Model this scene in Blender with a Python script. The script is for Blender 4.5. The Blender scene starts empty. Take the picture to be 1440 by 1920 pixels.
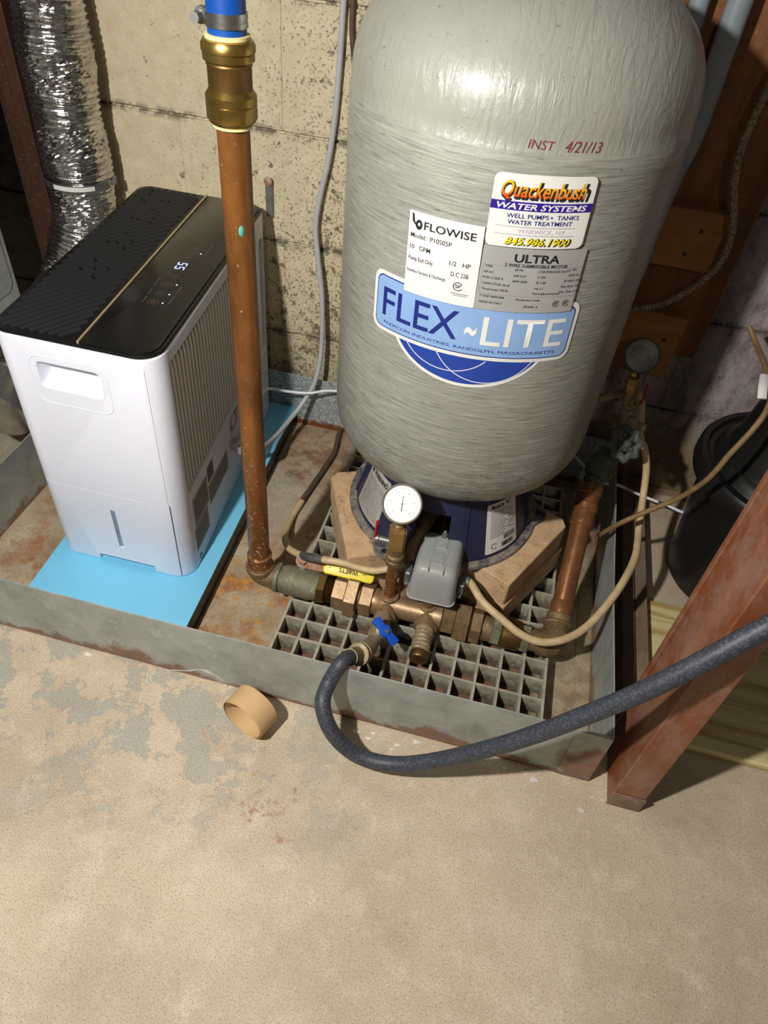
import bpy, bmesh, math, random
from mathutils import Vector, Matrix, noise

# ------------------------------------------------------------------ camera, world, lights, exposure
SC = bpy.context.scene
COL = SC.collection
random.seed(7)
CAMZ = 1.04
CM = Matrix(((0.96799632, 0.22356364, -0.11402816),
             (0.23736653, -0.66805683, 0.70523556),
             (0.08148774, -0.7097319, -0.69974308)))     # columns: right, down, forward of the lens
F = 1331.0
cam_data = bpy.data.cameras.new('camera')
cam_data.sensor_fit = 'HORIZONTAL'
cam_data.sensor_width = 36.0
cam_data.lens = 36.0 * F / 1440.0
cam_data.clip_start = 0.02
cam = bpy.data.objects.new('camera', cam_data)
R3 = Matrix((CM.col[0], -CM.col[1], -CM.col[2])).transposed()
cam.matrix_world = Matrix.Translation((0, 0, CAMZ)) @ R3.to_4x4()
COL.objects.link(cam)
SC.camera = cam

world = bpy.data.worlds.new('world')
SC.world = world
world.use_nodes = True
bg = world.node_tree.nodes['Background']
bg.inputs[0].default_value = (1.0, 0.92, 0.82, 1)
bg.inputs[1].default_value = 0.06


def lamp(name, kind, loc, power, color, size, target=None, spot=None):
    d = bpy.data.lights.new(name, kind)
    d.energy = power
    d.color = color
    if kind == 'AREA':
        d.shape = 'DISK'
        d.size = size
    else:
        d.shadow_soft_size = size
    if kind == 'SPOT':
        d.spot_size = math.radians(spot)
        d.spot_blend = 1.0
    o = bpy.data.objects.new(name, d)
    o.location = loc
    if target is not None:
        o.rotation_euler = (Vector(target) - Vector(loc)).to_track_quat('-Z', 'Y').to_euler()
    COL.objects.link(o)
    return o


lamp('flashlight', 'SPOT', (-0.46, -0.04, 1.22), 76, (1.0, 0.965, 0.91), 0.022, (-0.10, 0.85, 0.15), 150)
lamp('ceiling_bulb', 'POINT', (0.25, -1.6, 2.06), 16, (1.0, 0.93, 0.82), 0.05)

vs = SC.view_settings
vs.view_transform = 'Standard'
vs.look = 'None'
vs.exposure = 0.0
vs.gamma = 1.0
vs.use_curve_mapping = False

# ------------------------------------------------------------------ pixel -> point on a real plane (surveying the photograph)
def ray(u, v):
    return CM @ Vector((u - 720.0, v - 960.0, F))


def pz(u, v, z):
    w = ray(u, v)
    return Vector((0, 0, CAMZ)) + w * ((CAMZ - z) / -w.z)


def py(u, v, y):
    w = ray(u, v)
    return Vector((0, 0, CAMZ)) + w * (y / w.y)


# ------------------------------------------------------------------ materials
def lin(c):
    return tuple(((x / 12.92) if x <= 0.04045 else ((x + 0.055) / 1.055) ** 2.4) for x in c)


def rgb(h):
    return lin((int(h[0:2], 16) / 255, int(h[2:4], 16) / 255, int(h[4:6], 16) / 255)) + (1,)


class N:
    def __init__(self, name):
        self.m = bpy.data.materials.new(name)
        self.m.use_nodes = True
        self.t = self.m.node_tree
        self.b = self.t.nodes['Principled BSDF']
        self.geo = self.t.nodes.new('ShaderNodeNewGeometry')
        self.pos = self.geo.outputs['Position']

    def new(self, k, **kw):
        n = self.t.nodes.new(k)
        for a, b in kw.items():
            setattr(n, a, b)
        return n

    def link(self, a, b):
        self.t.links.new(a, b)

    def put(self, sock, v):
        if hasattr(v, 'links'):
            self.link(v, sock)
        else:
            sock.default_value = v

    def noise(self, scale, detail=4, rough=0.6, vec=None, stretch=None, dist=0.0, off=None):
        v = vec or self.pos
        if stretch or off:
            mp = self.new('ShaderNodeMapping')
            self.link(v, mp.inputs[0])
            if stretch:
                mp.inputs['Scale'].default_value = stretch
            if off:
                mp.inputs['Location'].default_value = off
            v = mp.outputs[0]
        n = self.new('ShaderNodeTexNoise')
        self.link(v, n.inputs['Vector'])
        n.inputs['Scale'].default_value = scale
        n.inputs['Detail'].default_value = detail
        n.inputs['Roughness'].default_value = rough
        n.inputs['Distortion'].default_value = dist
        return n.outputs['Fac']

    def vor(self, scale, stretch=None, feature='F1', out='Distance'):
        v = self.pos
        if stretch:
            mp = self.new('ShaderNodeMapping')
            self.link(v, mp.inputs[0])
            mp.inputs['Scale'].default_value = stretch
            v = mp.outputs[0]
        n = self.new('ShaderNodeTexVoronoi', feature=feature)
        self.link(v, n.inputs['Vector'])
        n.inputs['Scale'].default_value = scale
        return n.outputs[out]

    def ramp(self, f, a, b):
        n = self.new('ShaderNodeMapRange')
        n.clamp = True
        self.put(n.inputs[0], f)
        n.inputs[1].default_value = a
        n.inputs[2].default_value = b
        return n.outputs[0]

    def math(self, op, a, b=0.0):
        n = self.new('ShaderNodeMath', operation=op)
        self.put(n.inputs[0], a)
        self.put(n.inputs[1], b)
        return n.outputs[0]

    def mix(self, f, a, b):
        n = self.new('ShaderNodeMix', data_type='RGBA')
        self.put(n.inputs[0], f)
        self.put(n.inputs[6], a)
        self.put(n.inputs[7], b)
        return n.outputs[2]

    def axis(self, i):
        n = self.new('ShaderNodeSeparateXYZ')
        self.link(self.pos, n.inputs[0])
        return n.outputs[i]

    def blob(self, p, r, soft, wob=0.02, sc=25):
        """1 inside a wobbly round patch about world point p"""
        d = self.new('ShaderNodeVectorMath', operation='DISTANCE')
        self.link(self.pos, d.inputs[0])
        d.inputs[1].default_value = p
        w = self.math('MULTIPLY', self.math('SUBTRACT', self.noise(sc, 5), 0.5), wob * 4)
        q = self.math('ADD', d.outputs['Value'], w)
        return self.ramp(q, r + soft, r - soft)

    def bump(self, h, strength=0.3, dist=0.002):
        n = self.new('ShaderNodeBump')
        self.put(n.inputs['Height'], h)
        n.inputs['Strength'].default_value = strength
        n.inputs['Distance'].default_value = dist
        self.link(n.outputs[0], self.b.inputs['Normal'])

    def done(self, col, rough=0.5, metal=0.0, **kw):
        self.put(self.b.inputs['Base Color'], col)
        self.put(self.b.inputs['Roughness'], rough)
        self.put(self.b.inputs['Metallic'], metal)
        for k, v in kw.items():
            self.put(self.b.inputs[k.replace('_', ' ')], v)
        return self.m


def simple(name, h, rough=0.5, metal=0.0, var=0.12, scale=40, bump=0.0, h2=None, **kw):
    n = N(name)
    a = rgb(h)
    b = rgb(h2) if h2 else tuple(x * (1 - var * 2) for x in a[:3]) + (1,)
    f = n.noise(scale, 5)
    if bump:
        n.bump(n.noise(scale * 3, 4), bump, 0.001)
    return n.done(n.mix(n.ramp(f, 0.35, 0.7), a, b), rough, metal, **kw)


MAT = {}


def build_materials():
    # --- concrete floor
    n = N('floor_concrete')
    big = n.noise(5, 6, 0.65)
    mid = n.noise(22, 6, 0.7)
    fine = n.noise(420, 3, 0.7)
    spk = n.vor(260)
    c = n.mix(n.ramp(big, 0.35, 0.68), rgb('CFBFA5'), rgb('B9A98F'))
    c = n.mix(n.ramp(mid, 0.5, 0.75), c, rgb('D8C9B1'))
    # grey old paint left in patches on the left half
    xm = n.ramp(n.axis(0), 0.12, -0.35)
    ym = n.ramp(n.axis(1), 0.22, 0.42)
    pn = n.noise(9.5, 10, 0.76, dist=0.25, off=(1.3, 0.7, 0))
    pf = n.ramp(n.math('ADD', pn, n.math('MULTIPLY', n.math('MULTIPLY', xm, ym), 0.10)), 0.598, 0.612)
    pf = n.math('MULTIPLY', pf, n.math('MULTIPLY', xm, ym))
    c = n.mix(n.math('MULTIPLY', pf, 0.72), c, rgb('A0A29B'))
    c = n.mix(n.math('MULTIPLY', n.ramp(n.noise(60, 5, 0.7, off=(3, 1, 0)), 0.62, 0.70), 0.35), c, rgb('8B7560'))
    c = n.mix(n.math('MULTIPLY', n.ramp(fine, 0.50, 0.66), 0.6), c, rgb('7A6854'))
    c = n.mix(n.math('MULTIPLY', n.ramp(n.noise(210, 4, 0.7, off=(1, 8, 0)), 0.66, 0.70), 0.7), c, rgb('5C4E40'))
    c = n.mix(n.math('MULTIPLY', n.ramp(n.noise(300, 2, 0.5, off=(5, 5, 5)), 0.63, 0.72), 0.6), c, rgb('E4D8C4'))
    c = n.mix(n.math('MULTIPLY', n.ramp(n.noise(3.2, 4, 0.6, off=(9, 2, 0)), 0.5, 0.75), 0.45), c, rgb('8F806C'))
    rs = n.math('MULTIPLY', n.blob((-0.19, 0.395, 0), 0.03, 0.02, 0.06, 30), n.ramp(n.noise(70, 6, 0.7), 0.5, 0.6))
    c = n.mix(n.math('MULTIPLY', rs, 0.7), c, rgb('97654A'))
    h = n.math('ADD', n.math('MULTIPLY', mid, 1.6), n.math('ADD', n.math('MULTIPLY', fine, 0.25), n.math('MULTIPLY', pf, -0.25)))
    n.bump(h, 0.45, 0.003)
    MAT['floor'] = n.done(c, 0.85)

    # --- painted block wall
    n = N('painted_block')
    mid = n.noise(30, 6, 0.7)
    cream = n.mix(n.ramp(mid, 0.35, 0.7), rgb('DACEAE'), rgb('C6B997'))
    grey = n.mix(n.ramp(n.noise(35, 6, 0.7, stretch=(1, 1, 0.5)), 0.4, 0.62), rgb('A79C99'), rgb('7C7070'))
    grey = n.mix(n.ramp(n.axis(2), 0.22, 0.12), grey, rgb('9A876C'))
    side = n.ramp(n.axis(0), 0.0, 0.2)
    c = n.mix(side, cream, grey)
    # mould and flaked specks, denser low down and near the tank
    low = n.ramp(n.axis(2), 0.95, 0.25)
    near = n.ramp(n.axis(0), -0.75, -0.38)
    dens = n.math('MULTIPLY', n.math('ADD', n.math('MULTIPLY', low, 0.45), n.math('MULTIPLY', near, 0.75)), 0.10)
    dens = n.math('SUBTRACT', dens, n.math('MULTIPLY', side, 0.06))
    sp = n.math('ADD', n.noise(190, 5, 0.72), dens)
    sp2 = n.math('ADD', n.noise(42, 9, 0.8, off=(2, 7, 4)), dens)
    c = n.mix(n.math('MULTIPLY', n.ramp(sp, 0.655, 0.685), 0.8), c, rgb('3F3527'))
    c = n.mix(n.math('MULTIPLY', n.ramp(sp2, 0.655, 0.675), 0.8), c, rgb('4A3F30'))
    c = n.mix(n.ramp(n.axis(0), -0.90, -0.93), c, n.mix(n.ramp(mid, 0.4, 0.6), rgb('6A6052'), rgb('4C443A')))  # shade of the corner left of the stud, put into the wall colour
    # dirt in the joints (the joints themselves are geometry)
    zm = n.math('MODULO', n.math('ADD', n.axis(2), 10.0 - 0.02), 0.20)
    j = n.ramp(n.math('MINIMUM', zm, n.math('SUBTRACT', 0.2, zm)), 0.013, 0.002)
    j = n.math('MULTIPLY', j, n.ramp(n.noise(30, 8, 0.8, off=(8, 1, 1)), 0.49, 0.53))
    c = n.mix(n.math('MULTIPLY', j, 0.75), c, rgb('4B4234'))
    damp = n.ramp(n.math('ADD', n.axis(2), n.math('MULTIPLY', n.noise(12, 5), 0.3)), 0.42, 0.22)
    c = n.mix(n.math('MULTIPLY', damp, 0.5), c, rgb('6E5E42'))
    n.bump(n.math('ADD', n.math('MULTIPLY', mid, 1.0), n.math('MULTIPLY', n.noise(180, 4), 0.4)), 0.6, 0.004)
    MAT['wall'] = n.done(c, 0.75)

    # --- galvanized steel, rust near the lower edge
    n = N('galvanized_steel')
    sp = n.noise(150, 4, 0.7)
    c = n.mix(n.ramp(n.noise(18, 6, 0.65), 0.35, 0.7), rgb('AEB3AD'), rgb('8C918B'))
    c = n.mix(n.math('MULTIPLY', n.ramp(n.noise(26, 7, 0.75, off=(1, 4, 2)), 0.6, 0.66), 0.55), c, rgb('C3CDCB'))
    c = n.mix(n.math('MULTIPLY', n.ramp(sp, 0.5, 0.7), 0.35), c, rgb('B4B9B4'))
    rz = n.ramp(n.math('ADD', n.axis(2), n.math('MULTIPLY', n.math('SUBTRACT', n.noise(7, 7, 0.7, off=(4, 4, 0)), 0.5), 0.17)), 0.022, 0.010)
    corner = n.blob((0.262, 0.572, 0.05), 0.045, 0.008, 0.02, 20)
    rz = n.math('MAXIMUM', rz, corner)
    rust = n.mix(n.ramp(n.noise(60, 6), 0.4, 0.65), rgb('8A5A3C'), rgb('6E5443'))
    c = n.mix(n.math('MULTIPLY', rz, 0.85), c, rust)
    n.bump(sp, 0.15, 0.001)
    MAT['galv'] = n.done(c, n.ramp(rz, -1.6, 1.6), n.math('MULTIPLY', n.math('SUBTRACT', 1.0, rz), 0.25))

    n = N('galvanized_spangle')
    v = n.vor(380, out='Color')
    s = n.new('ShaderNodeSeparateColor')
    n.link(v, s.inputs[0])
    c = n.mix(n.ramp(s.outputs[0], 0.3, 0.9), rgb('8B979B'), rgb('D3DADB'))
    rz = n.ramp(n.math('ADD', n.axis(2), n.math('MULTIPLY', n.math('SUBTRACT', n.noise(40, 5), 0.5), 0.05)), 0.022, 0.010)
    c = n.mix(rz, c, rgb('7A4A28'))
    MAT['spangle'] = n.done(c, 0.45, 0.35)

    # --- pan floor: stained metal and scale
    n = N('pan_floor_stained')
    m1 = n.noise(9, 8, 0.7)
    c = n.mix(n.ramp(m1, 0.38, 0.66), rgb('B9AA8E'), rgb('937C60'))
    c = n.mix(n.ramp(n.noise(16, 7, 0.7, off=(3, 3, 0)), 0.5, 0.62), c, rgb('9C6C48'))
    c = n.mix(n.math('MULTIPLY', n.blob((-0.41, 1.02, 0), 0.09, 0.05, 0.05, 12), 0.75), c, rgb('ABA594'))
    c = n.mix(n.math('MULTIPLY', n.blob((-0.72, 0.86, 0), 0.045, 0.02, 0.05, 18), 0.8), c, rgb('8F958A'))
    c = n.mix(n.math('MULTIPLY', n.ramp(n.axis(0), 0.17, 0.19), 0.7), c, n.mix(n.ramp(n.noise(35, 6), 0.4, 0.6), rgb('A89C80'), rgb('83785F')))
    oj = n.math('MULTIPLY', n.blob((-0.335, 0.77, 0), 0.09, 0.03, 0.05, 15), n.ramp(n.noise(42, 6, 0.75), 0.53, 0.6))
    c = n.mix(n.math('MULTIPLY', oj, 0.85), c, rgb('C98A1C'))
    bk = n.math('MULTIPLY', n.ramp(n.axis(1), 1.0, 1.1), n.ramp(n.noise(14, 6, 0.7, off=(6, 1, 0)), 0.47, 0.6))
    c = n.mix(n.math('MULTIPLY', bk, 0.7), c, rgb('6B4428'))
    c = n.mix(n.math('MULTIPLY', n.ramp(n.noise(240, 3, 0.7), 0.52, 0.7), 0.5), c, rgb('5F4C38'))
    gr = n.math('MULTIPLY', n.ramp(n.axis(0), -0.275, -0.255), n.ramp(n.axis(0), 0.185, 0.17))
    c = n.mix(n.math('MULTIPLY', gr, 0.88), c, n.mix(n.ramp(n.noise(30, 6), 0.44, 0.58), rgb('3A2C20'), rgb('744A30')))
    n.bump(n.math('ADD', n.noise(70, 6, 0.7), m1), 0.4, 0.003)
    MAT['pan_floor'] = n.done(c, 0.7, 0.0)

    # --- fibreglass tank paint
    n = N('tank_paint')
    spk = n.ramp(n.axis(2), 0.811, 0.815)
    fil = n.noise(22, 6, 0.65, stretch=(1.0, 1.0, 16.0), dist=0.4)
    sw = n.noise(30, 5, 0.6, stretch=(3.2, 0.6, 0.8), dist=1.2)
    base = n.mix(n.ramp(n.noise(6, 4), 0.3, 0.7), rgb('9B9C93'), rgb('8F9087'))
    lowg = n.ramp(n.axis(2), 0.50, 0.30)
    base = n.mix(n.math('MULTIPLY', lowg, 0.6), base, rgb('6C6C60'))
    fl = n.math('MULTIPLY', n.ramp(fil, 0.53, 0.62), n.math('SUBTRACT', 1.0, spk))
    base = n.mix(n.math('MULTIPLY', fl, 0.42), base, rgb('5E5E53'))
    fl2 = n.math('MULTIPLY', n.ramp(fil, 0.47, 0.38), n.math('SUBTRACT', 1.0, spk))
    base = n.mix(n.math('MULTIPLY', fl2, 0.3), base, rgb('BEBFB4'))
    scr = n.math('ADD', n.noise(75, 7, 0.8, stretch=(1, 1, 2.6)), n.math('MULTIPLY', lowg, 0.05))
    base = n.mix(n.math('MULTIPLY', n.ramp(scr, 0.615, 0.64), 0.6), base, rgb('3E3D34'))
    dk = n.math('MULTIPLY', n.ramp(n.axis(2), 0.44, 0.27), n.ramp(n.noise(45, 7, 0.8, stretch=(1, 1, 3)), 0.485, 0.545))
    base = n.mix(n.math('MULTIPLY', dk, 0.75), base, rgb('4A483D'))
    hgt = n.math('ADD', n.math('MULTIPLY', n.math('SUBTRACT', 1.0, spk), fil), n.math('MULTIPLY', spk, n.math('MULTIPLY', sw, 1.1)))
    n.bump(hgt, 0.4, 0.004)
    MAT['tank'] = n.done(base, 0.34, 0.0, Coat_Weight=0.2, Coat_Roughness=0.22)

    # --- copper
    for key, a, b, gscale in (('copper', '94602F', '6A4222', 0.16), ('copper_red', '94623C', '70492E', 0.0)):
        n = N('aged_' + key)
        c = n.mix(n.ramp(n.noise(30, 6, 0.7, stretch=(1, 1, 0.35)), 0.35, 0.7), rgb(a), rgb(b))
        spots = n.math('ADD', n.noise(170, 5, 0.7), n.math('MULTIPLY', n.ramp(n.axis(2), 0.45, 0.12), gscale * 0.5))
        wm = n.ramp(spots, 0.665, 0.685)
        c = n.mix(n.math('MULTIPLY', wm, 0.85), c, rgb('B9AFA0'))
        MAT[key] = n.done(c, n.ramp(wm, -1.0, 2.2), n.math('MULTIPLY', n.math('SUBTRACT', 1.0, wm), 0.42))
    # --- brasses
    def brass(key, a, b, c3, rough, metal, sc=60):
        n = N(key)
        c = n.mix(n.ramp(n.noise(sc, 6, 0.7), 0.35, 0.68), rgb(a), rgb(b))
        c = n.mix(n.math('MULTIPLY', n.ramp(n.noise(sc * 1.7, 7, 0.75, off=(3, 1, 2)), 0.58, 0.66), 0.75), c, rgb(c3))
        n.bump(n.noise(sc * 4, 4), 0.2, 0.001)
        return n.done(c, rough, metal)
    MAT['brass_new'] = brass('polished_brass', 'AE9250', '967A3E', '84693A', 0.28, 0.9, 20)
    MAT['brass_body'] = brass('dull_brass', '7F6238', '6C5330', '5B472B', 0.45, 0.85, 30)
    MAT['bronze'] = brass('cast_bronze', 'A58A68', '8A6F52', '665541', 0.42, 0.5, 50)
    MAT['brass_tan'] = brass('tan_brass', 'B4925A', '967644', '7C6440', 0.4, 0.5, 40)
    MAT['bronze_dirty'] = brass('dirty_bronze', '8A7250', '6B573D', 'A89A80', 0.6, 0.45, 60)
    MAT['valve_old'] = brass('weathered_valve_brass', '85836A', '64604A', 'A2AE9C', 0.65, 0.35, 55)
    MAT['verdigris'] = brass('verdigris_bronze', '5A7362', '4B4B38', '86A290', 0.7, 0.25, 45)
    MAT['drain_brass'] = brass('scaled_brass', 'A89878', '857455', 'C9C0AC', 0.6, 0.35, 70)
    MAT['dark_iron'] = simple('grey_green_iron', '5F665D', 0.7, 0.3, h2='3C3C34', scale=80, bump=0.5)
    MAT['rust'] = simple('rusted_steel', '9A5A3C', 0.85, 0.1, h2='B5A79A', scale=60, bump=0.6)
    MAT['steel'] = simple('stainless_steel', 'B5B5B0', 0.3, 0.95, var=0.15)
    MAT['zinc'] = simple('zinc_grey', '8A8C88', 0.45, 0.6)
    MAT['blue_pex'] = simple('blue_plastic_pipe', '08489A', 0.4, var=0.08)
    MAT['cream_plastic'] = simple('cream_plastic', 'E6D795', 0.5, var=0.05)
    MAT['white_plastic'] = simple('white_plastic', 'DDE0EB', 0.38, var=0.01)
    MAT['white_slat'] = simple('white_grille_plastic', 'E8E5E0', 0.45, var=0.02)
    MAT['grille_dark'] = simple('dusty_brown_filter', '5A4E46', 0.8, var=0.1, scale=120)
    MAT['black_gloss'] = simple('black_gloss_plastic', '171716', 0.22, var=0.02)
    MAT['black_matte'] = simple('black_plastic', '0A0B0C', 0.42, var=0.05)
    MAT['slat_black'] = simple('vent_slat_plastic', '1F2124', 0.36, var=0.03)
    MAT['gold'] = simple('champagne_metal', 'CDBB98', 0.3, 0.6, var=0.03)
    MAT['window_grey'] = simple('smoked_plastic_window', '8A96A6', 0.2, var=0.1)
    MAT['icon'] = simple('printed_icon_grey', '5E574F', 0.6, var=0.02)
    MAT['icon_red'] = simple('printed_icon_brown', '7A5248', 0.6, var=0.02)
    MAT['label_tan'] = simple('taupe_rating_label', 'A2968C', 0.55, h2='8A7E74', scale=300)
    MAT['label_dark'] = simple('dark_printed_label', '3A332C', 0.55, h2='6A6058', scale=500)
    MAT['mat_blue'] = simple('light_blue_laminate', '78C6EA', 0.42, var=0.03, scale=6)
    MAT['mat_edge'] = simple('dark_board_edge', '4E524E', 0.6)
    MAT['navy'] = simple('navy_plastic', '1D2142', 0.45, h2='2A2D44', scale=30)
    n = N('dusty_navy_flange')
    c = n.mix(n.ramp(n.noise(55, 7, 0.75), 0.38, 0.6), rgb('2A2C48'), rgb('8B8274'))
    MAT['navy_dusty'] = n.done(c, 0.75)
    n = N('tan_block')
    c = n.mix(n.ramp(n.noise(20, 6, 0.7), 0.35, 0.65), rgb('D6B48E'), rgb('B9966E'))
    c = n.mix(n.math('MULTIPLY', n.ramp(n.noise(85, 7, 0.8), 0.56, 0.60), 0.6), c, rgb('6C5A50'))
    c = n.mix(n.math('MULTIPLY', n.ramp(n.noise(35, 6, 0.8, off=(1, 9, 3)), 0.56, 0.68), 0.5), c, rgb('8C8072'))
    n.bump(n.noise(150, 5), 0.5, 0.002)
    MAT['paver'] = n.done(c, 0.85)
    n = N('dirty_grate_resin')
    c = n.mix(n.ramp(n.noise(40, 6, 0.7), 0.35, 0.65), rgb('B2AE9C'), rgb('8C8776'))
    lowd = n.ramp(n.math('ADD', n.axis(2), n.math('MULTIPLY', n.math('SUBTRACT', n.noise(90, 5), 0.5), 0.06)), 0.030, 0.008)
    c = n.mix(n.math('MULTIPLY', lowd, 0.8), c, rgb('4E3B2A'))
    c = n.mix(n.math('MULTIPLY', n.ramp(n.noise(28, 5, 0.7, off=(5, 5, 5)), 0.66, 0.70), 0.8), c, rgb('C29A35'))
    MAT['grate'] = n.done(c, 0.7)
    MAT['switch'] = simple('grey_enamel', '969B9C', 0.42, h2='9C9A90', scale=25)
    MAT['cable_tan'] = simple('dirty_cream_cable', 'CDB68C', 0.55, h2='B59B72', scale=50)
    MAT['cable_brown'] = simple('dirty_brown_cable', '8A7046', 0.6, h2='6B5638', scale=50)
    MAT['cable_dark'] = simple('dark_brown_cable', '5C4B3A', 0.65, h2='443628', scale=50)
    MAT['tape'] = simple('black_tape', '3A3A3C', 0.6, h2='5A5852', scale=90)
    MAT['cord_grey'] = simple('light_grey_cord', 'B9BBBE', 0.4, var=0.04)
    MAT['tube_white'] = simple('white_tube', 'E6E9F0', 0.35, var=0.02)
    MAT['red'] = simple('red_lever', 'A8211B', 0.4, var=0.1)
    MAT['yellow'] = simple('yellow_vinyl', 'E7D211', 0.4, var=0.04)
    MAT['handle_blue'] = simple('blue_handle', '1557C8', 0.4, var=0.06)
    MAT['ink'] = simple('black_ink', '16161A', 0.6, var=0.0)
    MAT['ink_grey'] = simple('grey_ink', '7F7F84', 0.6, var=0.0)
    MAT['ink_faint'] = simple('faint_ink', 'C6B9C6', 0.6, var=0.0)
    MAT['marker'] = simple('red_marker', '84303A', 0.6, var=0.15, scale=200)
    MAT['label_white'] = simple('white_label', 'DEDED9', 0.4, var=0.02)
    MAT['label_dirty'] = simple('worn_white_label', 'B8B4AA', 0.55, h2='9B968B', scale=90)
    MAT['label_silver'] = simple('silver_label', 'A9A9A6', 0.4, 0.15, var=0.04)
    MAT['lblue'] = simple('pale_blue_print', '86A9D6', 0.4, var=0.04)
    MAT['dblue'] = simple('dark_blue_print', '20409A', 0.4, var=0.04)
    MAT['navyprint'] = simple('navy_print', '1B2A78', 0.4, var=0.02)
    MAT['purple'] = simple('violet_print', '2E1A8C', 0.4, var=0.02)
    MAT['orange'] = simple('orange_print', 'E2641A', 0.4, var=0.02)
    n = N('orange_yellow_print')
    c = n.mix(n.ramp(n.axis(2), 0.772, 0.784), rgb('DF4A14'), rgb('F2B11C'))
    MAT['sunset'] = n.done(c, 0.4)
    MAT['yellow_print'] = simple('yellow_print', 'EBD91C', 0.4, var=0.02)
    MAT['dial'] = simple('gauge_dial', 'E4E8EA', 0.35, var=0.03)
    n = N('dirty_gauge_glass')
    c = n.mix(n.ramp(n.noise(38, 6, 0.7), 0.35, 0.65), rgb('8C8782'), rgb('46413D'))
    MAT['dial_dirty'] = n.done(c, 0.35)
    MAT['bezel'] = simple('gauge_bezel', 'B3AA9C', 0.35, 0.6)
    MAT['card'] = simple('brown_cardboard', 'CDAA7A', 0.8, var=0.05, scale=15)
    n = N('rubber_hose')
    c = n.mix(n.ramp(n.noise(300, 4, 0.75), 0.48, 0.7), rgb('33363E'), rgb('5A606B'))
    c = n.mix(n.ramp(n.noise(60, 7, 0.8, off=(2, 2, 2)), 0.67, 0.71), c, rgb('969BA3'))
    n.bump(n.noise(400, 3), 0.3, 0.001)
    MAT['hose'] = n.done(c, 0.5)
    MAT['bin'] = simple('black_dusty_plastic', '0F1012', 0.42, h2='1E1D1C', scale=12)
    MAT['pvc'] = simple('grey_pvc', '8C959B', 0.35, h2='7F878C', scale=12)
    n = N('braided_cable')
    c = n.mix(n.ramp(n.noise(300, 3), 0.4, 0.6), rgb('9C8D74'), rgb('5C503F'))
    MAT['braid'] = n.done(c, 0.7)

    def wood(key, a, b, dirt, sc, st, rough=0.6, dirt_amt=0.5, coat=0.0):
        n = N(key)
        g = n.noise(sc, 5, 0.6, stretch=st, dist=1.6)
        c = n.mix(n.ramp(g, 0.35, 0.65), rgb(a), rgb(b))
        d = n.ramp(n.noise(16, 7, 0.75), 0.42, 0.62)
        c = n.mix(n.math('MULTIPLY', d, dirt_amt), c, rgb(dirt))
        c = n.mix(n.math('MULTIPLY', n.ramp(n.noise(230, 4, 0.7), 0.64, 0.70), 0.4), c, rgb('C9B8A4'))
        n.bump(g, 0.2, 0.002)
        return n.done(c, rough, 0.0, Coat_Weight=coat, Coat_Roughness=0.3)
    MAT['wood_brown'] = wood('brown_stud_wood', '865426', '66401C', '4C311A', 22, (1, 1, 0.10))
    MAT['wood_dark'] = wood('dark_stud_wood', '4E3020', '3A2216', '2E1E14', 22, (1, 1, 0.10))
    MAT['wood_post'] = wood('red_stained_wood', '8E5634', '744022', '94796A', 20, (1, 1, 0.08), 0.5, 0.6, 0.15)
    MAT['wood_sill'] = wood('dirty_sill_wood', '96806A', '7C6854', '5E4C3E', 25, (1, 0.1, 1), 0.85, 0.5)
    MAT['wood_orange'] = wood('orange_scrap_wood', '9C6A34', '84552A', '6A4424', 18, (0.2, 1, 1), 0.65, 0.3)
    n = N('treated_pine')
    g = n.noise(70, 3, 0.5, stretch=(0.05, 1, 1), dist=0.5)
    g2 = n.noise(16, 3, 0.5, stretch=(0.12, 1, 1), dist=1.0, off=(0, 3, 0))
    c = n.mix(n.ramp(g, 0.46, 0.62), rgb('D6C994'), rgb('B79D62'))
    c = n.mix(n.math('MULTIPLY', n.ramp(g2, 0.5, 0.62), 0.5), c, rgb('A58A50'))
    MAT['pine'] = n.done(c, 0.6)
    # foil
    n = N('crumpled_foil')
    n.bump(n.noise(90, 2, 0.5), 0.35, 0.004)
    c = n.mix(n.ramp(n.noise(30, 4), 0.4, 0.7), rgb('D2D0CC'), rgb('A8A6A4'))
    MAT['foil'] = n.done(c, 0.24, 1.0)
    # led
    n = N('blue_led')
    MAT['led'] = n.done(rgb('B9C8FF'), 0.4, 0, Emission_Color=rgb('8FA4FF'), Emission_Strength=2.2)


build_materials()

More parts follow.
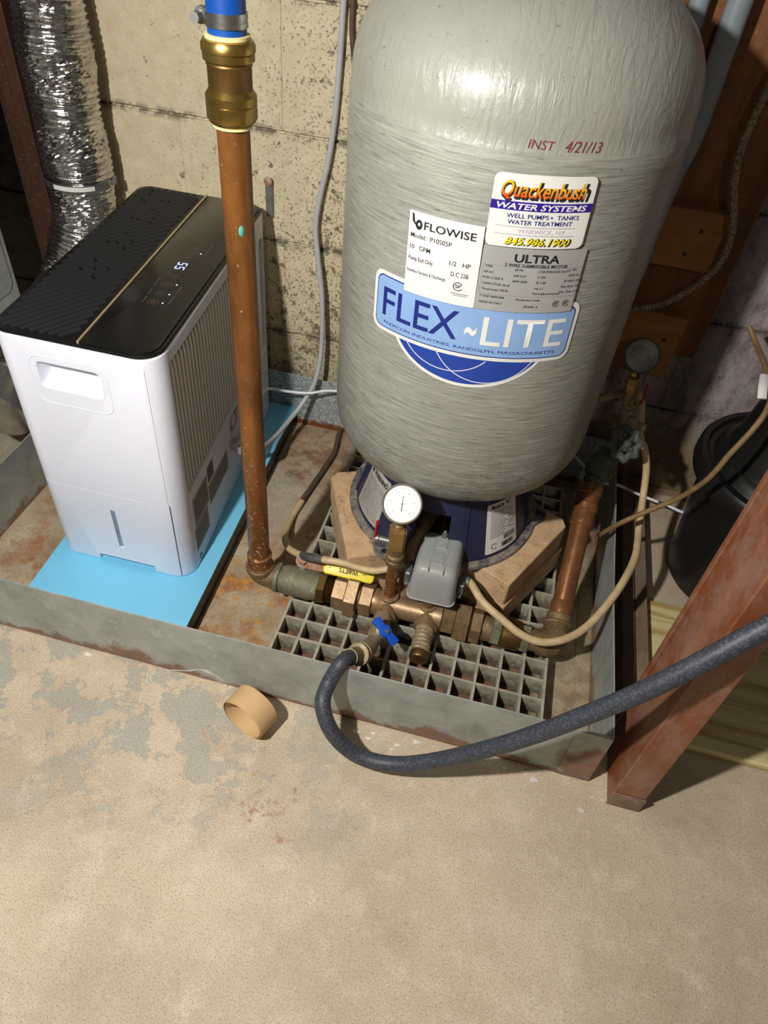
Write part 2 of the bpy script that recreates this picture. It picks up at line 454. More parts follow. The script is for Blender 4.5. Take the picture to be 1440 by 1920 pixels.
# ------------------------------------------------------------------ geometry helpers
class B:
    """collects shapes into ONE mesh"""
    def __init__(self):
        self.bm = bmesh.new()

    def face_strip(self, rings, closed_u=True, cap0=False, cap1=False):
        vr = [[self.bm.verts.new(p) for p in r] for r in rings]
        for a, b in zip(vr, vr[1:]):
            n = len(a)
            for i in range(n if closed_u else n - 1):
                j = (i + 1) % n
                self.bm.faces.new((a[i], a[j], b[j], b[i]))
        if cap0:
            self.bm.faces.new(list(reversed(vr[0])))
        if cap1:
            self.bm.faces.new(vr[-1])
        return vr

    def box(self, x0, x1, y0, y1, z0, z1, bev=0.0, mx=None, seg=1):
        r = bmesh.ops.create_cube(self.bm, size=1.0)
        vs_ = r['verts']
        for v in vs_:
            v.co = Vector(((x0 + x1) / 2 + v.co.x * (x1 - x0), (y0 + y1) / 2 + v.co.y * (y1 - y0), (z0 + z1) / 2 + v.co.z * (z1 - z0)))
        if bev:
            es = list({e for v in vs_ for e in v.link_edges})
            rr = bmesh.ops.bevel(self.bm, geom=es, offset=bev, segments=seg, affect='EDGES', clamp_overlap=True)
            vs_ = list({v for f in rr['faces'] for v in f.verts} | {v for v in vs_ if v.is_valid})
        if mx is not None:
            for v in vs_:
                v.co = mx @ v.co
        return self

    def prism(self, pts, z0, z1, mx=None, bev=0.0, seg=2):
        """vertical prism over a 2D outline with an optional bevelled rim"""
        rings = []
        if bev:
            cx = sum(p[0] for p in pts) / len(pts)
            cy = sum(p[1] for p in pts) / len(pts)

            def inset(d):
                out = []
                n = len(pts)
                for i in range(n):
                    a, b, c = Vector(pts[i - 1]), Vector(pts[i]), Vector(pts[(i + 1) % n])
                    t = (c - a)
                    if t.length < 1e-9:
                        out.append(b)
                        continue
                    t.normalize()
                    out.append(b + Vector((-t.y, t.x)) * d)
                return out
            for k in range(seg + 1):
                a = math.pi / 2 * k / seg
                rings.append((inset(bev * (1 - math.sin(a))), z0 + bev * (1 - math.cos(a))))
            for k in range(seg + 1):
                a = math.pi / 2 * (1 - k / seg)
                rings.append((inset(bev * (1 - math.sin(a))), z1 - bev * (1 - math.cos(a))))
        else:
            rings = [(pts, z0), (pts, z1)]
        rr = [[Vector((p[0], p[1], z)) for p in ps] for ps, z in rings]
        if mx is not None:
            rr = [[mx @ p for p in r] for r in rr]
        self.face_strip(rr, True, True, True)
        return self

    def lathe(self, prof, mx=None, seg=32, cap0=True, cap1=True, fn=None):
        """profile of (radius, height) about local z"""
        rings = []
        for r, z in prof:
            ring = []
            for i in range(seg):
                a = 2 * math.pi * i / seg
                rr = max(r, 1e-5) * (fn(a, z) if fn else 1)
                p = Vector((rr * math.cos(a), rr * math.sin(a), z))
                ring.append(mx @ p if mx is not None else p)
            rings.append(ring)
        self.face_strip(rings, True, cap0, cap1)
        return self

    def tube(self, pts, r, seg=12, caps=True, smooth=True, n=8, flat=1.0):
        pts = [Vector(p) for p in pts]
        if smooth and len(pts) > 2:
            pts = catmull(pts, n)
        rad = r if callable(r) else (lambda t: r)
        T0 = (pts[1] - pts[0]).normalized()
        ref = Vector((0, 0, 1)) if abs(T0.z) < 0.9 else Vector((1, 0, 0))
        u = T0.cross(ref).normalized()
        rings = []
        for i, p in enumerate(pts):
            t = (pts[min(i + 1, len(pts) - 1)] - pts[max(i - 1, 0)]).normalized()
            u = (u - t * u.dot(t)).normalized()
            w = t.cross(u)
            rr = rad(i / (len(pts) - 1))
            rings.append([p + (u * math.cos(2 * math.pi * k / seg) + w * (flat * math.sin(2 * math.pi * k / seg))) * rr for k in range(seg)])
        self.face_strip(rings, True, caps, caps)
        return self


def catmull(P, n):
    out = []
    for i in range(len(P) - 1):
        p0, p1, p2, p3 = P[max(i - 1, 0)], P[i], P[i + 1], P[min(i + 2, len(P) - 1)]
        for k in range(n):
            t = k / n
            out.append(0.5 * ((2 * p1) + (p2 - p0) * t + (2 * p0 - 5 * p1 + 4 * p2 - p3) * t * t + (3 * p1 - p0 - 3 * p2 + p3) * t ** 3))
    out.append(P[-1])
    return out


def axis_mx(o, d, roll=0.0):
    """matrix taking local z to direction d at o"""
    return Matrix.Translation(Vector(o)) @ Vector(d).to_track_quat('Z', 'Y').to_matrix().to_4x4() @ Matrix.Rotation(roll, 4, 'Z')


def rrect(x0, x1, y0, y1, r, n=5):
    if not isinstance(r, (tuple, list)):
        r = (r,) * 4
    out = []
    for (cx, cy, a0, q) in ((x1 - r[0], y0 + r[0], -90, r[0]), (x1 - r[1], y1 - r[1], 0, r[1]), (x0 + r[2], y1 - r[2], 90, r[2]), (x0 + r[3], y0 + r[3], 180, r[3])):
        for k in range(n + 1):
            a = math.radians(a0 + 90 * k / n)
            out.append((cx + q * math.cos(a), cy + q * math.sin(a)))
    return out


ORG = {}


def org(o):
    return ORG.get(o.name, Vector((0, 0, 0)))


def thing(name, label, cat, loc=(0, 0, 0), rz=0.0, group=None):
    o = bpy.data.objects.new(name, None)
    o.empty_display_size = 0.05
    COL.objects.link(o)
    o.location = loc
    o.rotation_euler = (0, 0, rz)
    o['label'] = label
    o['category'] = cat
    if group:
        o['group'] = group
    ORG[o.name] = Vector(loc)
    return o


def tag(o, label, cat, group=None, kind=None):
    if label:
        o['label'] = label
    if cat:
        o['category'] = cat
    if group:
        o['group'] = group
    if kind:
        o['kind'] = kind
    return o


def finish(me, m, sharp=35):
    me.materials.clear()
    me.materials.append(MAT[m] if isinstance(m, str) else m)
    for p in me.polygons:
        p.use_smooth = True
    if sharp:
        me.set_sharp_from_angle(angle=math.radians(sharp))


def part(name, b, m, parent=None, local=False, label=None, sharp=35, kind=None):
    """links a mesh; vertices are in world space unless local"""
    me = bpy.data.meshes.new(name)
    bm = b.bm if isinstance(b, B) else b
    bmesh.ops.recalc_face_normals(bm, faces=bm.faces)
    off = org(parent) if parent is not None else Vector((0, 0, 0))
    if not local and parent is not None:
        bmesh.ops.translate(bm, verts=bm.verts, vec=-off)
    o_loc = Vector((0, 0, 0))
    if parent is None:
        lo = Vector([min(v.co[i] for v in bm.verts) for i in range(3)])
        hi = Vector([max(v.co[i] for v in bm.verts) for i in range(3)])
        o_loc = Vector(((lo.x + hi.x) / 2, (lo.y + hi.y) / 2, lo.z))
        bmesh.ops.translate(bm, verts=bm.verts, vec=-o_loc)
    bm.to_mesh(me)
    bm.free()
    finish(me, m, sharp)
    o = bpy.data.objects.new(name, me)
    COL.objects.link(o)
    o.location = o_loc
    if parent is not None:
        o.parent = parent
        ORG[o.name] = off
    else:
        ORG[o.name] = o_loc
    if label:
        o['label'] = label
    if kind:
        o['kind'] = kind
    return o


def text_bm(s, h, width=None, bold=0.0, shear=0.0, align='CENTER', thick=0.0):
    cu = bpy.data.curves.new('txt', 'FONT')
    cu.body = s
    cu.size = 1.0
    cu.align_x = align
    cu.resolution_u = 3
    cu.offset = bold
    cu.shear = shear
    if thick:
        cu.extrude = thick / h
    ob = bpy.data.objects.new('txt', cu)
    COL.objects.link(ob)
    dg = bpy.context.evaluated_depsgraph_get()
    dg.update()
    me = bpy.data.meshes.new_from_object(ob.evaluated_get(dg))
    bm = bmesh.new()
    bm.from_mesh(me)
    bpy.data.objects.remove(ob)
    bpy.data.curves.remove(cu)
    bpy.data.meshes.remove(me)
    xs = [v.co.x for v in bm.verts]
    w = max(xs) - min(xs)
    sc = h / 0.70
    sx = (width / w) if width else sc
    x0 = (max(xs) + min(xs)) / 2 if align == 'CENTER' else min(xs)
    for v in bm.verts:
        v.co = Vector(((v.co.x - x0) * sx, v.co.y * sc, v.co.z * sc))
    return bm


def flat_bm(outline, step=None):
    """filled outline; step slices it so that it can be bent"""
    bm = bmesh.new()
    vs_ = [bm.verts.new((p[0], p[1], 0)) for p in outline]
    bm.faces.new(vs_)
    if step:
        xs = [p[0] for p in outline]
        x = min(xs) + step
        while x < max(xs):
            bmesh.ops.bisect_plane(bm, geom=bm.verts[:] + bm.edges[:] + bm.faces[:], plane_co=(x, 0, 0), plane_no=(1, 0, 0))
            x += step
    return bm


def slice_bm(bm, step):
    xs = [v.co.x for v in bm.verts]
    x = min(xs) + step
    while x < max(xs):
        bmesh.ops.bisect_plane(bm, geom=bm.verts[:] + bm.edges[:] + bm.faces[:], plane_co=(x, 0, 0), plane_no=(1, 0, 0))
        x += step


def warp(bm, fn):
    for v in bm.verts:
        v.co = fn(v.co)
    return bm


def join_bm(bms):
    out = bmesh.new()
    for b in bms:
        me = bpy.data.meshes.new('tmp')
        b.to_mesh(me)
        out.from_mesh(me)
        bpy.data.meshes.remove(me)
        b.free()
    return out


def boolean(ob, cutter_bm, op='DIFFERENCE'):
    me = bpy.data.meshes.new('cut')
    bmesh.ops.recalc_face_normals(cutter_bm, faces=cutter_bm.faces)
    cutter_bm.to_mesh(me)
    c = bpy.data.objects.new('cut', me)
    COL.objects.link(c)
    c.matrix_world = ob.matrix_world.copy()
    c.parent = ob.parent
    c.location = ob.location
    md = ob.modifiers.new('b', 'BOOLEAN')
    md.operation = op
    md.object = c
    md.solver = 'EXACT'
    dg = bpy.context.evaluated_depsgraph_get()
    dg.update()
    new = bpy.data.meshes.new_from_object(ob.evaluated_get(dg))
    ob.modifiers.remove(md)
    old = ob.data
    new.name = old.name
    mats = [m for m in old.materials]
    ob.data = new
    bpy.data.meshes.remove(old)
    finish(ob.data, mats[0])
    bpy.data.objects.remove(c)
    bpy.data.meshes.remove(me)


# ------------------------------------------------------------------ the setting
def build_room():
    b = B()
    b.box(-1.7, 1.7, -1.9, 1.42, -0.03, 0.0)
    fl = part('floor', b, 'floor')
    fl['kind'] = 'structure'
    b = B()
    b.box(-1.7, 1.7, 1.306, 1.42, 0.0, 2.2)
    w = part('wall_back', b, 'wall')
    w['kind'] = 'structure'
    rnd = random.Random(3)
    for r in range(-1, 11):
        z0, z1 = 0.02 + 0.2 * r + 0.0025, 0.02 + 0.2 * (r + 1) - 0.0025
        z0 = max(z0, 0.001)
        off = 0.03 if r % 2 else 0.23
        x = -1.7 + off - 0.4
        while x < 1.7:
            xa, xb = max(x + 0.0001, -1.7), min(x + 0.3999, 1.7)
            if xb - xa > 0.05 and z1 - z0 > 0.005:
                bb = B()
                d = rnd.uniform(-0.0015, 0.0015)
                bb.box(xa, xb, 1.30 + d * 0.3, 1.31, z0, z1, 0.0012, seg=1)
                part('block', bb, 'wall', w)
            x += 0.4


build_room()


# ------------------------------------------------------------------ sheet-metal pan
def build_pan():
    t = thing('drain_pan', 'large galvanized sheet metal drain pan under tank and dehumidifier', 'drain pan', (-0.29, 0.92, 0.0))
    X0, X1, Y0, Y1, H = -0.85, 0.272, 0.572, 1.274, 0.135
    b = B()
    b.box(X0, X1, Y0, Y1, 0.0005, 0.003)
    part('pan_bottom', b, 'pan_floor', t)

    def wall(a, c, m, nrm, hem=True):
        # sheet wall, slightly wavy, with a folded hem along the top
        a, c = Vector(a), Vector(c)
        n = 40
        L = (c - a).length
        d = (c - a) / L
        o = Vector(nrm)
        bb = B()
        for sgn in (0,):
            rings = []
            prof = [(0, 0.001), (0.0, 0.04), (0.0, 0.09), (0, H - 0.004), (0.0, H), (0.0022, H), (0.0022, H - 0.004), (0.0016, H - 0.012), (0.0016, 0.04), (0.0016, 0.001)]
            for i in range(n + 1):
                s = L * i / n
                wv = 0.0025 * noise.noise(Vector((s * 4, a.x * 3, a.y * 3)))
                rings.append([a + d * s + o * (q[0] + wv * (q[1] / H)) + Vector((0, 0, q[1] + 0.0012 * noise.noise(Vector((s * 9, 4, 4))) * (q[1] / H))) for q in prof])
            bb.face_strip(rings, True, True, True)
        return part('side_panel', bb, m, t)
    wall((X0, Y0, 0), (X1 - 0.004, Y0, 0), 'galv', (0, 1, 0))
    wall((X1, Y0 + 0.001, 0), (X1, Y1, 0), 'galv', (-1, 0, 0))
    wall((X0, Y1, 0), (X1 - 0.003, Y1, 0), 'spangle', (0, -1, 0))
    wall((X0, Y0 + 0.003, 0), (X0, Y1 - 0.003, 0), 'galv', (1, 0, 0))
    b = B()
    b.tube([py(318, 1256, Y0 - 0.0003), py(350, 1257, Y0 - 0.0006), py(380, 1256, Y0 - 0.0006), py(408, 1268, Y0 - 0.0005), py(424, 1280, Y0 - 0.0003), py(430, 1292, Y0)], lambda q: 0.0022 + 0.0006 * math.sin(q * 30), 8, flat=0.5)
    part('caulk_smear', b, 'label_dirty', t)
    # lapped corner tab at the front right, riveted flange
    b = B()
    b.box(X1 - 0.050, X1 + 0.0012, Y0 - 0.0016, Y0 - 0.0002, 0.002, H - 0.002, 0.0004)
    part('corner_tab', b, 'galv', t)
    b = B()
    b.box(X1 - 0.030, X1 - 0.0025, Y0 + 0.004, Y1 - 0.004, 0.003, 0.0045, 0.0005)
    part('bottom_flange', b, 'pan_floor', t)


build_pan()


# ------------------------------------------------------------------ plastic grate
def build_grate():
    t = thing('floor_grate', 'grey square-celled resin grate lying in the pan under the tank', 'grate', (-0.042, 0.89, 0.003))
    p = 0.0378
    x0, y0 = -0.267, 0.592
    nx, ny = 12, 16
    x1, y1 = x0 + nx * p, y0 + ny * p
    def bar(xa, xb, ya, yb):
        b = B()
        # tapered bar: thin on top, thicker at the root
        t0, t1 = 0.0028, 0.0023
        if xb - xa > yb - ya:
            ym = (ya + yb) / 2
            q = [(xa, ym - t0, 0.003), (xb, ym - t0, 0.003), (xb, ym + t0, 0.003), (xa, ym + t0, 0.003)]
            s = [(xa, ym - t1, 0.040), (xb, ym - t1, 0.040), (xb, ym + t1, 0.040), (xa, ym + t1, 0.040)]
        else:
            xm = (xa + xb) / 2
            q = [(xm - t0, ya, 0.003), (xm + t0, ya, 0.003), (xm + t0, yb, 0.003), (xm - t0, yb, 0.003)]
            s = [(xm - t1, ya, 0.0402), (xm + t1, ya, 0.0402), (xm + t1, yb, 0.0402), (xm - t1, yb, 0.0402)]
        b.face_strip([[Vector(v) for v in q], [Vector(v) for v in s]], True, True, True)
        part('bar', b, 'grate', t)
    for i in range(nx + 1):
        bar(x0 + i * p - 0.001, x0 + i * p + 0.001, y0 - 0.002, y1 + 0.002)
    for j in range(ny + 1):
        bar(x0 - 0.002, x1 + 0.002, y0 + j * p - 0.001, y0 + j * p + 0.001)


build_grate()


# ------------------------------------------------------------------ pavers under the tank
def build_pavers():
    def block(ax, ay, e1, l1, l2, z0, z1, label, sgn=1):
        e1 = Vector(e1).normalized()
        e2 = Vector((-e1.y, e1.x)) if sgn > 0 else Vector((e1.y, -e1.x))
        A = Vector((ax, ay))
        corners = [A, A + e1 * l1, A + e1 * l1 + e2 * l2, A + e2 * l2]
        front = 0
        if sgn < 0:
            corners.reverse()
            front = 3
        # cut the corners slightly and roughen
        out = []
        n = len(corners)
        for i in range(n):
            p, c, q = corners[i - 1], corners[i], corners[(i + 1) % n]
            ch = 0.002 if i == front else (0.014 if i == (3 - front) else 0.006)
            out.append(c + (p - c).normalized() * ch)
            out.append(c + (q - c).normalized() * ch)
        b = B()
        b.prism([tuple(p) for p in out], z0, z1, None, 0.0012, 1)
        o = part('paver', b, 'paver')
        tag(o, label, 'paver', 'tan pavers stacked under the tank')
    L = 'tan concrete paver under the tank base, '
    block(-0.178, 0.775, (0.908, 0.418), 0.135, 0.215, 0.0945, 0.147, 'upper tan paver at the left of the tank base, behind the yellow lever')
    block(-0.176, 0.772, (0.915, 0.403), 0.135, 0.215, 0.0405, 0.0925, 'lower tan paver at the left of the tank base, resting on the grate')
    block(0.094, 0.797, (-0.896, 0.443), 0.125, 0.205, 0.0945, 0.147, 'upper tan paver at the right of the tank base, sharp corner by grey switch', -1)
    block(0.0965, 0.7945, (-0.888, 0.46), 0.125, 0.208, 0.0405, 0.0925, 'lower tan paver at the right of the tank base, sticking out slightly below', -1)
    block(-0.13, 1.06, (1, 0.02), 0.19, 0.09, 0.0945, 0.147, 'upper tan paver behind, under the tank base rear')
    block(-0.13, 1.06, (1, 0.0), 0.19, 0.09, 0.0405, 0.0925, 'lower tan paver behind, under the rear of the tank base')


build_pavers()

# ------------------------------------------------------------------ pressure tank
TX, TY, TR = -0.0497, 0.9638, 0.203


def tank_profile():
    prof = []
    zb, hb, nb = 0.38, 0.12, 2.2
    for k in range(0, 17):
        th = math.pi / 2 * (1 - k / 16)
        prof.append((TR * max(math.cos(th), 0) ** (2 / nb), zb - hb * max(math.sin(th), 0) ** (2 / nb)))
    for k in range(1, 22):
        prof.append((TR, zb + (0.81 - zb) * k / 22))
    prof.append((TR, 0.8125))
    prof.append((TR - 0.0012, 0.8145))
    zt, ht, nt = 0.8145, 0.14, 2.5
    for k in range(1, 25):
        th = math.pi / 2 * k / 24
        prof.append(((TR - 0.0012) * max(math.cos(th), 0) ** (2 / nt), zt + ht * max(math.sin(th), 0) ** (2 / nt)))
    return prof


def tank_pt(s, z, off=0.0006):
    a = s / TR
    r = TR
    if z > 0.8145:
        q = min((z - 0.8145) / 0.14, 1)
        r = (TR - 0.0012) * (1 - q ** 2.5) ** (1 / 2.5)
    r += off
    return Vector((TX + r * math.sin(a), TY - r * math.cos(a), z))


def onto_tank(bm, s0=0, z0=0, rot=0.0, off=0.0006):
    c, s_ = math.cos(rot), math.sin(rot)
    return warp(bm, lambda v: tank_pt(s0 + v.x * c - v.y * s_, z0 + v.x * s_ + v.y * c, off + v.z))


def skirt_r(z):
    return 0.1595 - (z - 0.15) * 0.27


def skirt_pt(deg0, u, z, off=0.0012):
    r = skirt_r(z)
    a = math.radians(deg0) + u / 0.142
    r += off
    return Vector((TX + r * math.sin(a), TY - r * math.cos(a), z))


def build_tank():
    t = thing('pressure_tank', 'tall grey fibreglass water pressure tank with blue labels on navy base', 'water tank', (TX, TY, 0.147))
    b = B()
    mx = Matrix.Translation((TX, TY, 0))
    b.lathe(tank_profile(), mx, 128, True, True)
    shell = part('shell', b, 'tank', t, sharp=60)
    # navy base: cone skirt with openings + flange with bolt ears
    b = B()
    nseg = 96
    zs = [0.151, 0.165, 0.18, 0.20, 0.22, 0.24, 0.255, 0.275]
    holes = [(-13, 12, 0.162, 0.235), (105, 135, 0.162, 0.235), (225, 255, 0.162, 0.235)]
    grid = {}
    for i in range(nseg):
        a = 2 * math.pi * i / nseg
        for j, z in enumerate(zs):
            for k, dr in enumerate((0, -0.005)):
                r = skirt_r(z) + dr
                grid[i, j, k] = b.bm.verts.new((TX + r * math.sin(a), TY - r * math.cos(a), z))
    def solid(i, j):
        am = (i % nseg + 0.5) / nseg * 360
        zm = (zs[j] + zs[j + 1]) / 2
        for h in holes:
            aa = am - 360 if am > 300 and h[0] < 0 else am
            if h[0] < aa < h[1] and h[2] < zm < h[3]:
                return False
        return True
    for i in range(nseg):
        i2 = (i + 1) % nseg
        for j in range(len(zs) - 1):
            if solid(i, j):
                for k in (0, 1):
                    b.bm.faces.new((grid[i, j, k], grid[i2, j, k], grid[i2, j + 1, k], grid[i, j + 1, k]))
                if not solid(i - 1, j):
                    b.bm.faces.new((grid[i, j, 0], grid[i, j + 1, 0], grid[i, j + 1, 1], grid[i, j, 1]))
                if not solid(i + 1, j):
                    b.bm.faces.new((grid[i2, j, 0], grid[i2, j + 1, 0], grid[i2, j + 1, 1], grid[i2, j, 1]))
                if j > 0 and not solid(i, j - 1):
                    b.bm.faces.new((grid[i, j, 0], grid[i2, j, 0], grid[i2, j, 1], grid[i, j, 1]))
                if j < len(zs) - 2 and not solid(i, j + 1):
                    b.bm.faces.new((grid[i, j + 1, 0], grid[i2, j + 1, 0], grid[i2, j + 1, 1], grid[i, j + 1, 1]))
    skirt = part('base_skirt', b, 'navy', t)
    for dg_ in (22, 82, -80, -26, 115, -115):
        b = B()
        pts = [skirt_pt(dg_, -0.0035, z, 0.0) for z in (0.152, 0.27)]
        rings = []
        for z in (0.152, 0.20, 0.268):
            rings.append([skirt_pt(dg_, -0.003, z, -0.001), skirt_pt(dg_, 0.003, z, -0.001), skirt_pt(dg_, 0.003, z, 0.003), skirt_pt(dg_, -0.003, z, 0.003)])
        b.face_strip(rings, True, True, True)
        part('rib', b, 'navy', t)
    b = B()
    n = 144
    ears = [96, 216, 336]
    def fr(a):
        d = math.degrees(a)
        r = 0.1715
        for e in ears:
            q = abs((d - e + 180) % 360 - 180)
            if q < 13:
                r = max(r, 0.1715 + 0.020 * (0.5 + 0.5 * math.cos(math.radians(q / 13 * 180))))
        if abs((d + 180) % 360 - 180) < 14:
            r = 0.163
        return r
    rings = [[], [], [], []]
    for i in range(n):
        a = 2 * math.pi * i / n
        sa, ca = math.sin(a), -math.cos(a)
        R = fr(a)
        rings[0].append(Vector((TX + 0.153 * sa, TY + 0.153 * ca, 0.1475)))
        rings[1].append(Vector((TX + R * sa, TY + R * ca, 0.1475)))
        rings[2].append(Vector((TX + (R - 0.001) * sa, TY + (R - 0.001) * ca, 0.1535)))
        rings[3].append(Vector((TX + 0.153 * sa, TY + 0.153 * ca, 0.1545)))
    b.face_strip(rings + [rings[0]], True)
    flange = part('base_flange', b, 'navy_dusty', t)
    for e in ears:
        a = math.radians(e)
        b = B()
        b.lathe([(0.0052, 0), (0.0052, 0.0008)], axis_mx((TX + 0.177 * math.sin(a), TY - 0.177 * math.cos(a), 0.1535), (0, 0, 1)), 16)
        part('bolt_hole', b, 'ink', flange)
    b = B()
    b.lathe([(0.016, 0.20), (0.016, 0.268)], mx, 20)
    part('inlet_pipe', b, 'bronze_dirty', t)

    # ---- writing and stickers on the shell
    lab_ct = {}

    def sticker(name, outline, m, s0, z0, rot=0, off=0.0008, parent=None, label=None, step=0.006):
        bm = onto_tank(flat_bm(outline, step), s0, z0, rot, off)
        return part(name, bm, m, parent or t, label=label, sharp=0)

    def words(s, h, width, m, s0, z0, rot, off, parent, bold=0.0, shear=0.0, dx=0.0, dy=0.0, name='lettering', align='CENTER'):
        bm = text_bm(s, h, width, bold, shear, align)
        bmesh.ops.translate(bm, verts=bm.verts, vec=(dx, dy, 0))
        if h > 0.006:
            slice_bm(bm, 0.004)
        return part(name, onto_tank(bm, s0, z0, rot, off), m, parent, sharp=0)

    def joined(items, m, s0, z0, rot, off, parent, name='lettering'):
        """items: (text, height, width, dx, dy, align, bold)"""
        bms = []
        for s, h, width, dx, dy, al, bo in items:
            bm = text_bm(s, h, width, bo, 0, al)
            bmesh.ops.translate(bm, verts=bm.verts, vec=(dx, dy, 0))
            bms.append(bm)
        return part(name, onto_tank(join_bm(bms), s0, z0, rot, off), m, parent, sharp=0)

    def bars(rects, m, s0, z0, rot, off, parent, name='rule'):
        bms = []
        for x0, x1, y0, y1 in rects:
            bms.append(flat_bm([(x0, y0), (x1, y0), (x1, y1), (x0, y1)], 0.006))
        return part(name, onto_tank(join_bm(bms), s0, z0, rot, off), m, parent, sharp=0)

    def ell(cx, cy, a, b_, a0, a1, n=40):
        return [(cx + a * math.cos(math.radians(a0 + (a1 - a0) * k / n)), cy + b_ * math.sin(math.radians(a0 + (a1 - a0) * k / n))) for k in range(n + 1)]

    # 1 banner and oval
    def banner(g):
        return rrect(-0.127 - g, 0.127 + g, -0.034 - g, 0.034 + g, 0.010 + g * 0.6)
    S1, Z1, R1 = 0.001, 0.6145, 0.016
    def oval(g):
        return ell(0, -0.006, 0.098 + g, 0.066 + g, 180, 360) + [(0.07, 0.0), (-0.07, 0.0)]
    ov = sticker('oval_label_rim', oval(0.0045), 'label_white', S1 + 0.002, Z1 - 0.004, R1, 0.0007)
    bn = sticker('banner_label', banner(0.0048), 'label_white', S1, Z1, R1, 0.0010)
    sticker('oval_print', oval(0.0), 'dblue', S1 + 0.002, Z1 - 0.004, R1, 0.0009, ov)
    for (cx, cy, a, b_, a0, a1) in ((-0.022, 0.002, 0.062, 0.050, 196, 325), (0.026, 0.006, 0.068, 0.064, 205, 338)):
        o1 = ell(cx, cy, a, b_, a0, a1, 30)
        o2 = ell(cx, cy, a - 0.0012, b_ - 0.0012, a0, a1, 30)
        bms = []
        for k in range(30):
            bms.append(flat_bm([o1[k], o1[k + 1], o2[k + 1], o2[k]]))
        part('swoosh', onto_tank(join_bm(bms), S1, Z1 - 0.014, R1, 0.0011), 'label_white', ov, sharp=0)
    sticker('banner_border', banner(0.0), 'navyprint', S1, Z1, R1, 0.0012, bn)
    sticker('banner_field', banner(-0.0014), 'lblue', S1, Z1, R1, 0.0014, bn)
    words('FLEX', 0.037, 0.104, 'navyprint', S1, Z1, R1, 0.0018, bn, 0.006, dx=-0.063, dy=-0.0165)
    words('~', 0.041, 0.014, 'label_white', S1, Z1, R1, 0.0018, bn, 0.02, dx=0.004, dy=-0.018)
    words('LITE', 0.037, 0.100, 'label_white', S1, Z1, R1, 0.0018, bn, 0.006, dx=0.067, dy=-0.0175)
    words('FLEXCON INDUSTRIES, RANDOLPH, MASSACHUSETTS', 0.0038, 0.222, 'navyprint', S1, Z1, R1, 0.0018, bn, 0.0, dx=0.0, dy=-0.0275)

    # 2 pump sticker, white
    S2, Z2, R2 = -0.0415, 0.6885, 0.03
    w2, h2 = 0.0435, 0.047
    a2 = sticker('pump_label', rrect(-w2, w2, -h2, h2, 0.0008, 1), 'label_white', S2, Z2, R2, 0.0029)
    words('FLOWISE', 0.0085, 0.060, 'ink', S2, Z2, R2, 0.0033, a2, 0.012, dx=0.006, dy=0.030)
    mk = []
    mk.append(flat_bm([(-0.040, 0.045), (-0.0375, 0.044), (-0.036, 0.036), (-0.031, 0.031), (-0.034, 0.031), (-0.039, 0.036)], None))
    mk.append(flat_bm(ell(-0.0305, 0.0335, 0.0042, 0.0055, 0, 360, 20)[:-1], None))
    part('logo_mark', onto_tank(join_bm(mk), S2, Z2, R2, 0.0033), 'ink', a2, sharp=0)
    part('logo_eye', onto_tank(flat_bm(ell(-0.0302, 0.034, 0.0015, 0.002, 0, 360, 12)[:-1], None), S2, Z2, R2, 0.0036), 'label_white', a2, sharp=0)
    joined([('Model:  P10S05P', 0.0052, 0.050, -0.040, 0.0185, 'LEFT', 0.002),
            ('10   GPM', 0.0052, 0.026, -0.040, 0.0055, 'LEFT', 0.002),
            ('1/2   HP', 0.0052, 0.024, 0.010, -0.0015, 'LEFT', 0.002),
            ('Pump End Only', 0.0050, 0.031, -0.0405, -0.0075, 'LEFT', 0.002),
            ('D C 22B', 0.0052, 0.020, 0.013, -0.0135, 'LEFT', 0.002),
            ('Stainless Suction & Discharge', 0.0040, 0.049, -0.0415, -0.0215, 'LEFT', 0.002),
            ('SP', 0.0042, 0.0065, 0.0195, -0.0265, 'LEFT', 0.012)], 'ink', S2, Z2, R2, 0.0033, a2)
    ring = []
    o1, o2 = ell(0.0227, -0.0245, 0.0056, 0.0052, 25, 335, 20), ell(0.0227, -0.0245, 0.0046, 0.0043, 25, 335, 20)
    for k in range(20):
        ring.append(flat_bm([o1[k], o1[k + 1], o2[k + 1], o2[k]]))
    part('certification_mark', onto_tank(join_bm(ring), S2, Z2, R2, 0.0033), 'ink', a2, sharp=0)
    bars([(0.015, 0.036, -0.0335, -0.0325), (0.018, 0.034, -0.0355, -0.0347)], 'ink_grey', S2, Z2, R2, 0.0033, a2)

    # 3 installer's sticker
    S3, Z3, R3_ = 0.0545, 0.7575, 0.022
    w3, h3 = 0.053, 0.0375
    a3 = sticker('installer_label', rrect(-w3, w3, -h3, h3, 0.007), 'label_white', S3, Z3, R3_, 0.0032, label='white rounded label with an orange and violet print')
    sticker('violet_band', rrect(-w3, w3, 0.0015, 0.0105, 0.0002, 1), 'purple', S3, Z3, R3_, 0.0035, a3)
    words('Quackenbush', 0.0165, 0.092, 'ink', S3, Z3, R3_, 0.0035, a3, 0.045, 0.25, dx=0.0015, dy=0.0135)
    words('Quackenbush', 0.0155, 0.087, 'sunset', S3, Z3, R3_, 0.0038, a3, 0.012, 0.25, dx=-0.001, dy=0.0155)
    words('WATER SYSTEMS', 0.0058, 0.094, 'label_white', S3, Z3, R3_, 0.0039, a3, 0.022, 0.2, dx=0, dy=0.0031)
    joined([('WELL PUMPS    TANKS', 0.0045, 0.076, -0.035, -0.0060, 'LEFT', 0.006), ('WATER TREATMENT', 0.0045, 0.068, -0.033, -0.0125, 'LEFT', 0.006)], 'navyprint', S3, Z3, R3_, 0.0037, a3)
    sticker('blue_dot', ell(0.0115, -0.0038, 0.0012, 0.0012, 0, 360, 10)[:-1], 'handle_blue', S3, Z3, R3_, 0.0037, a3)
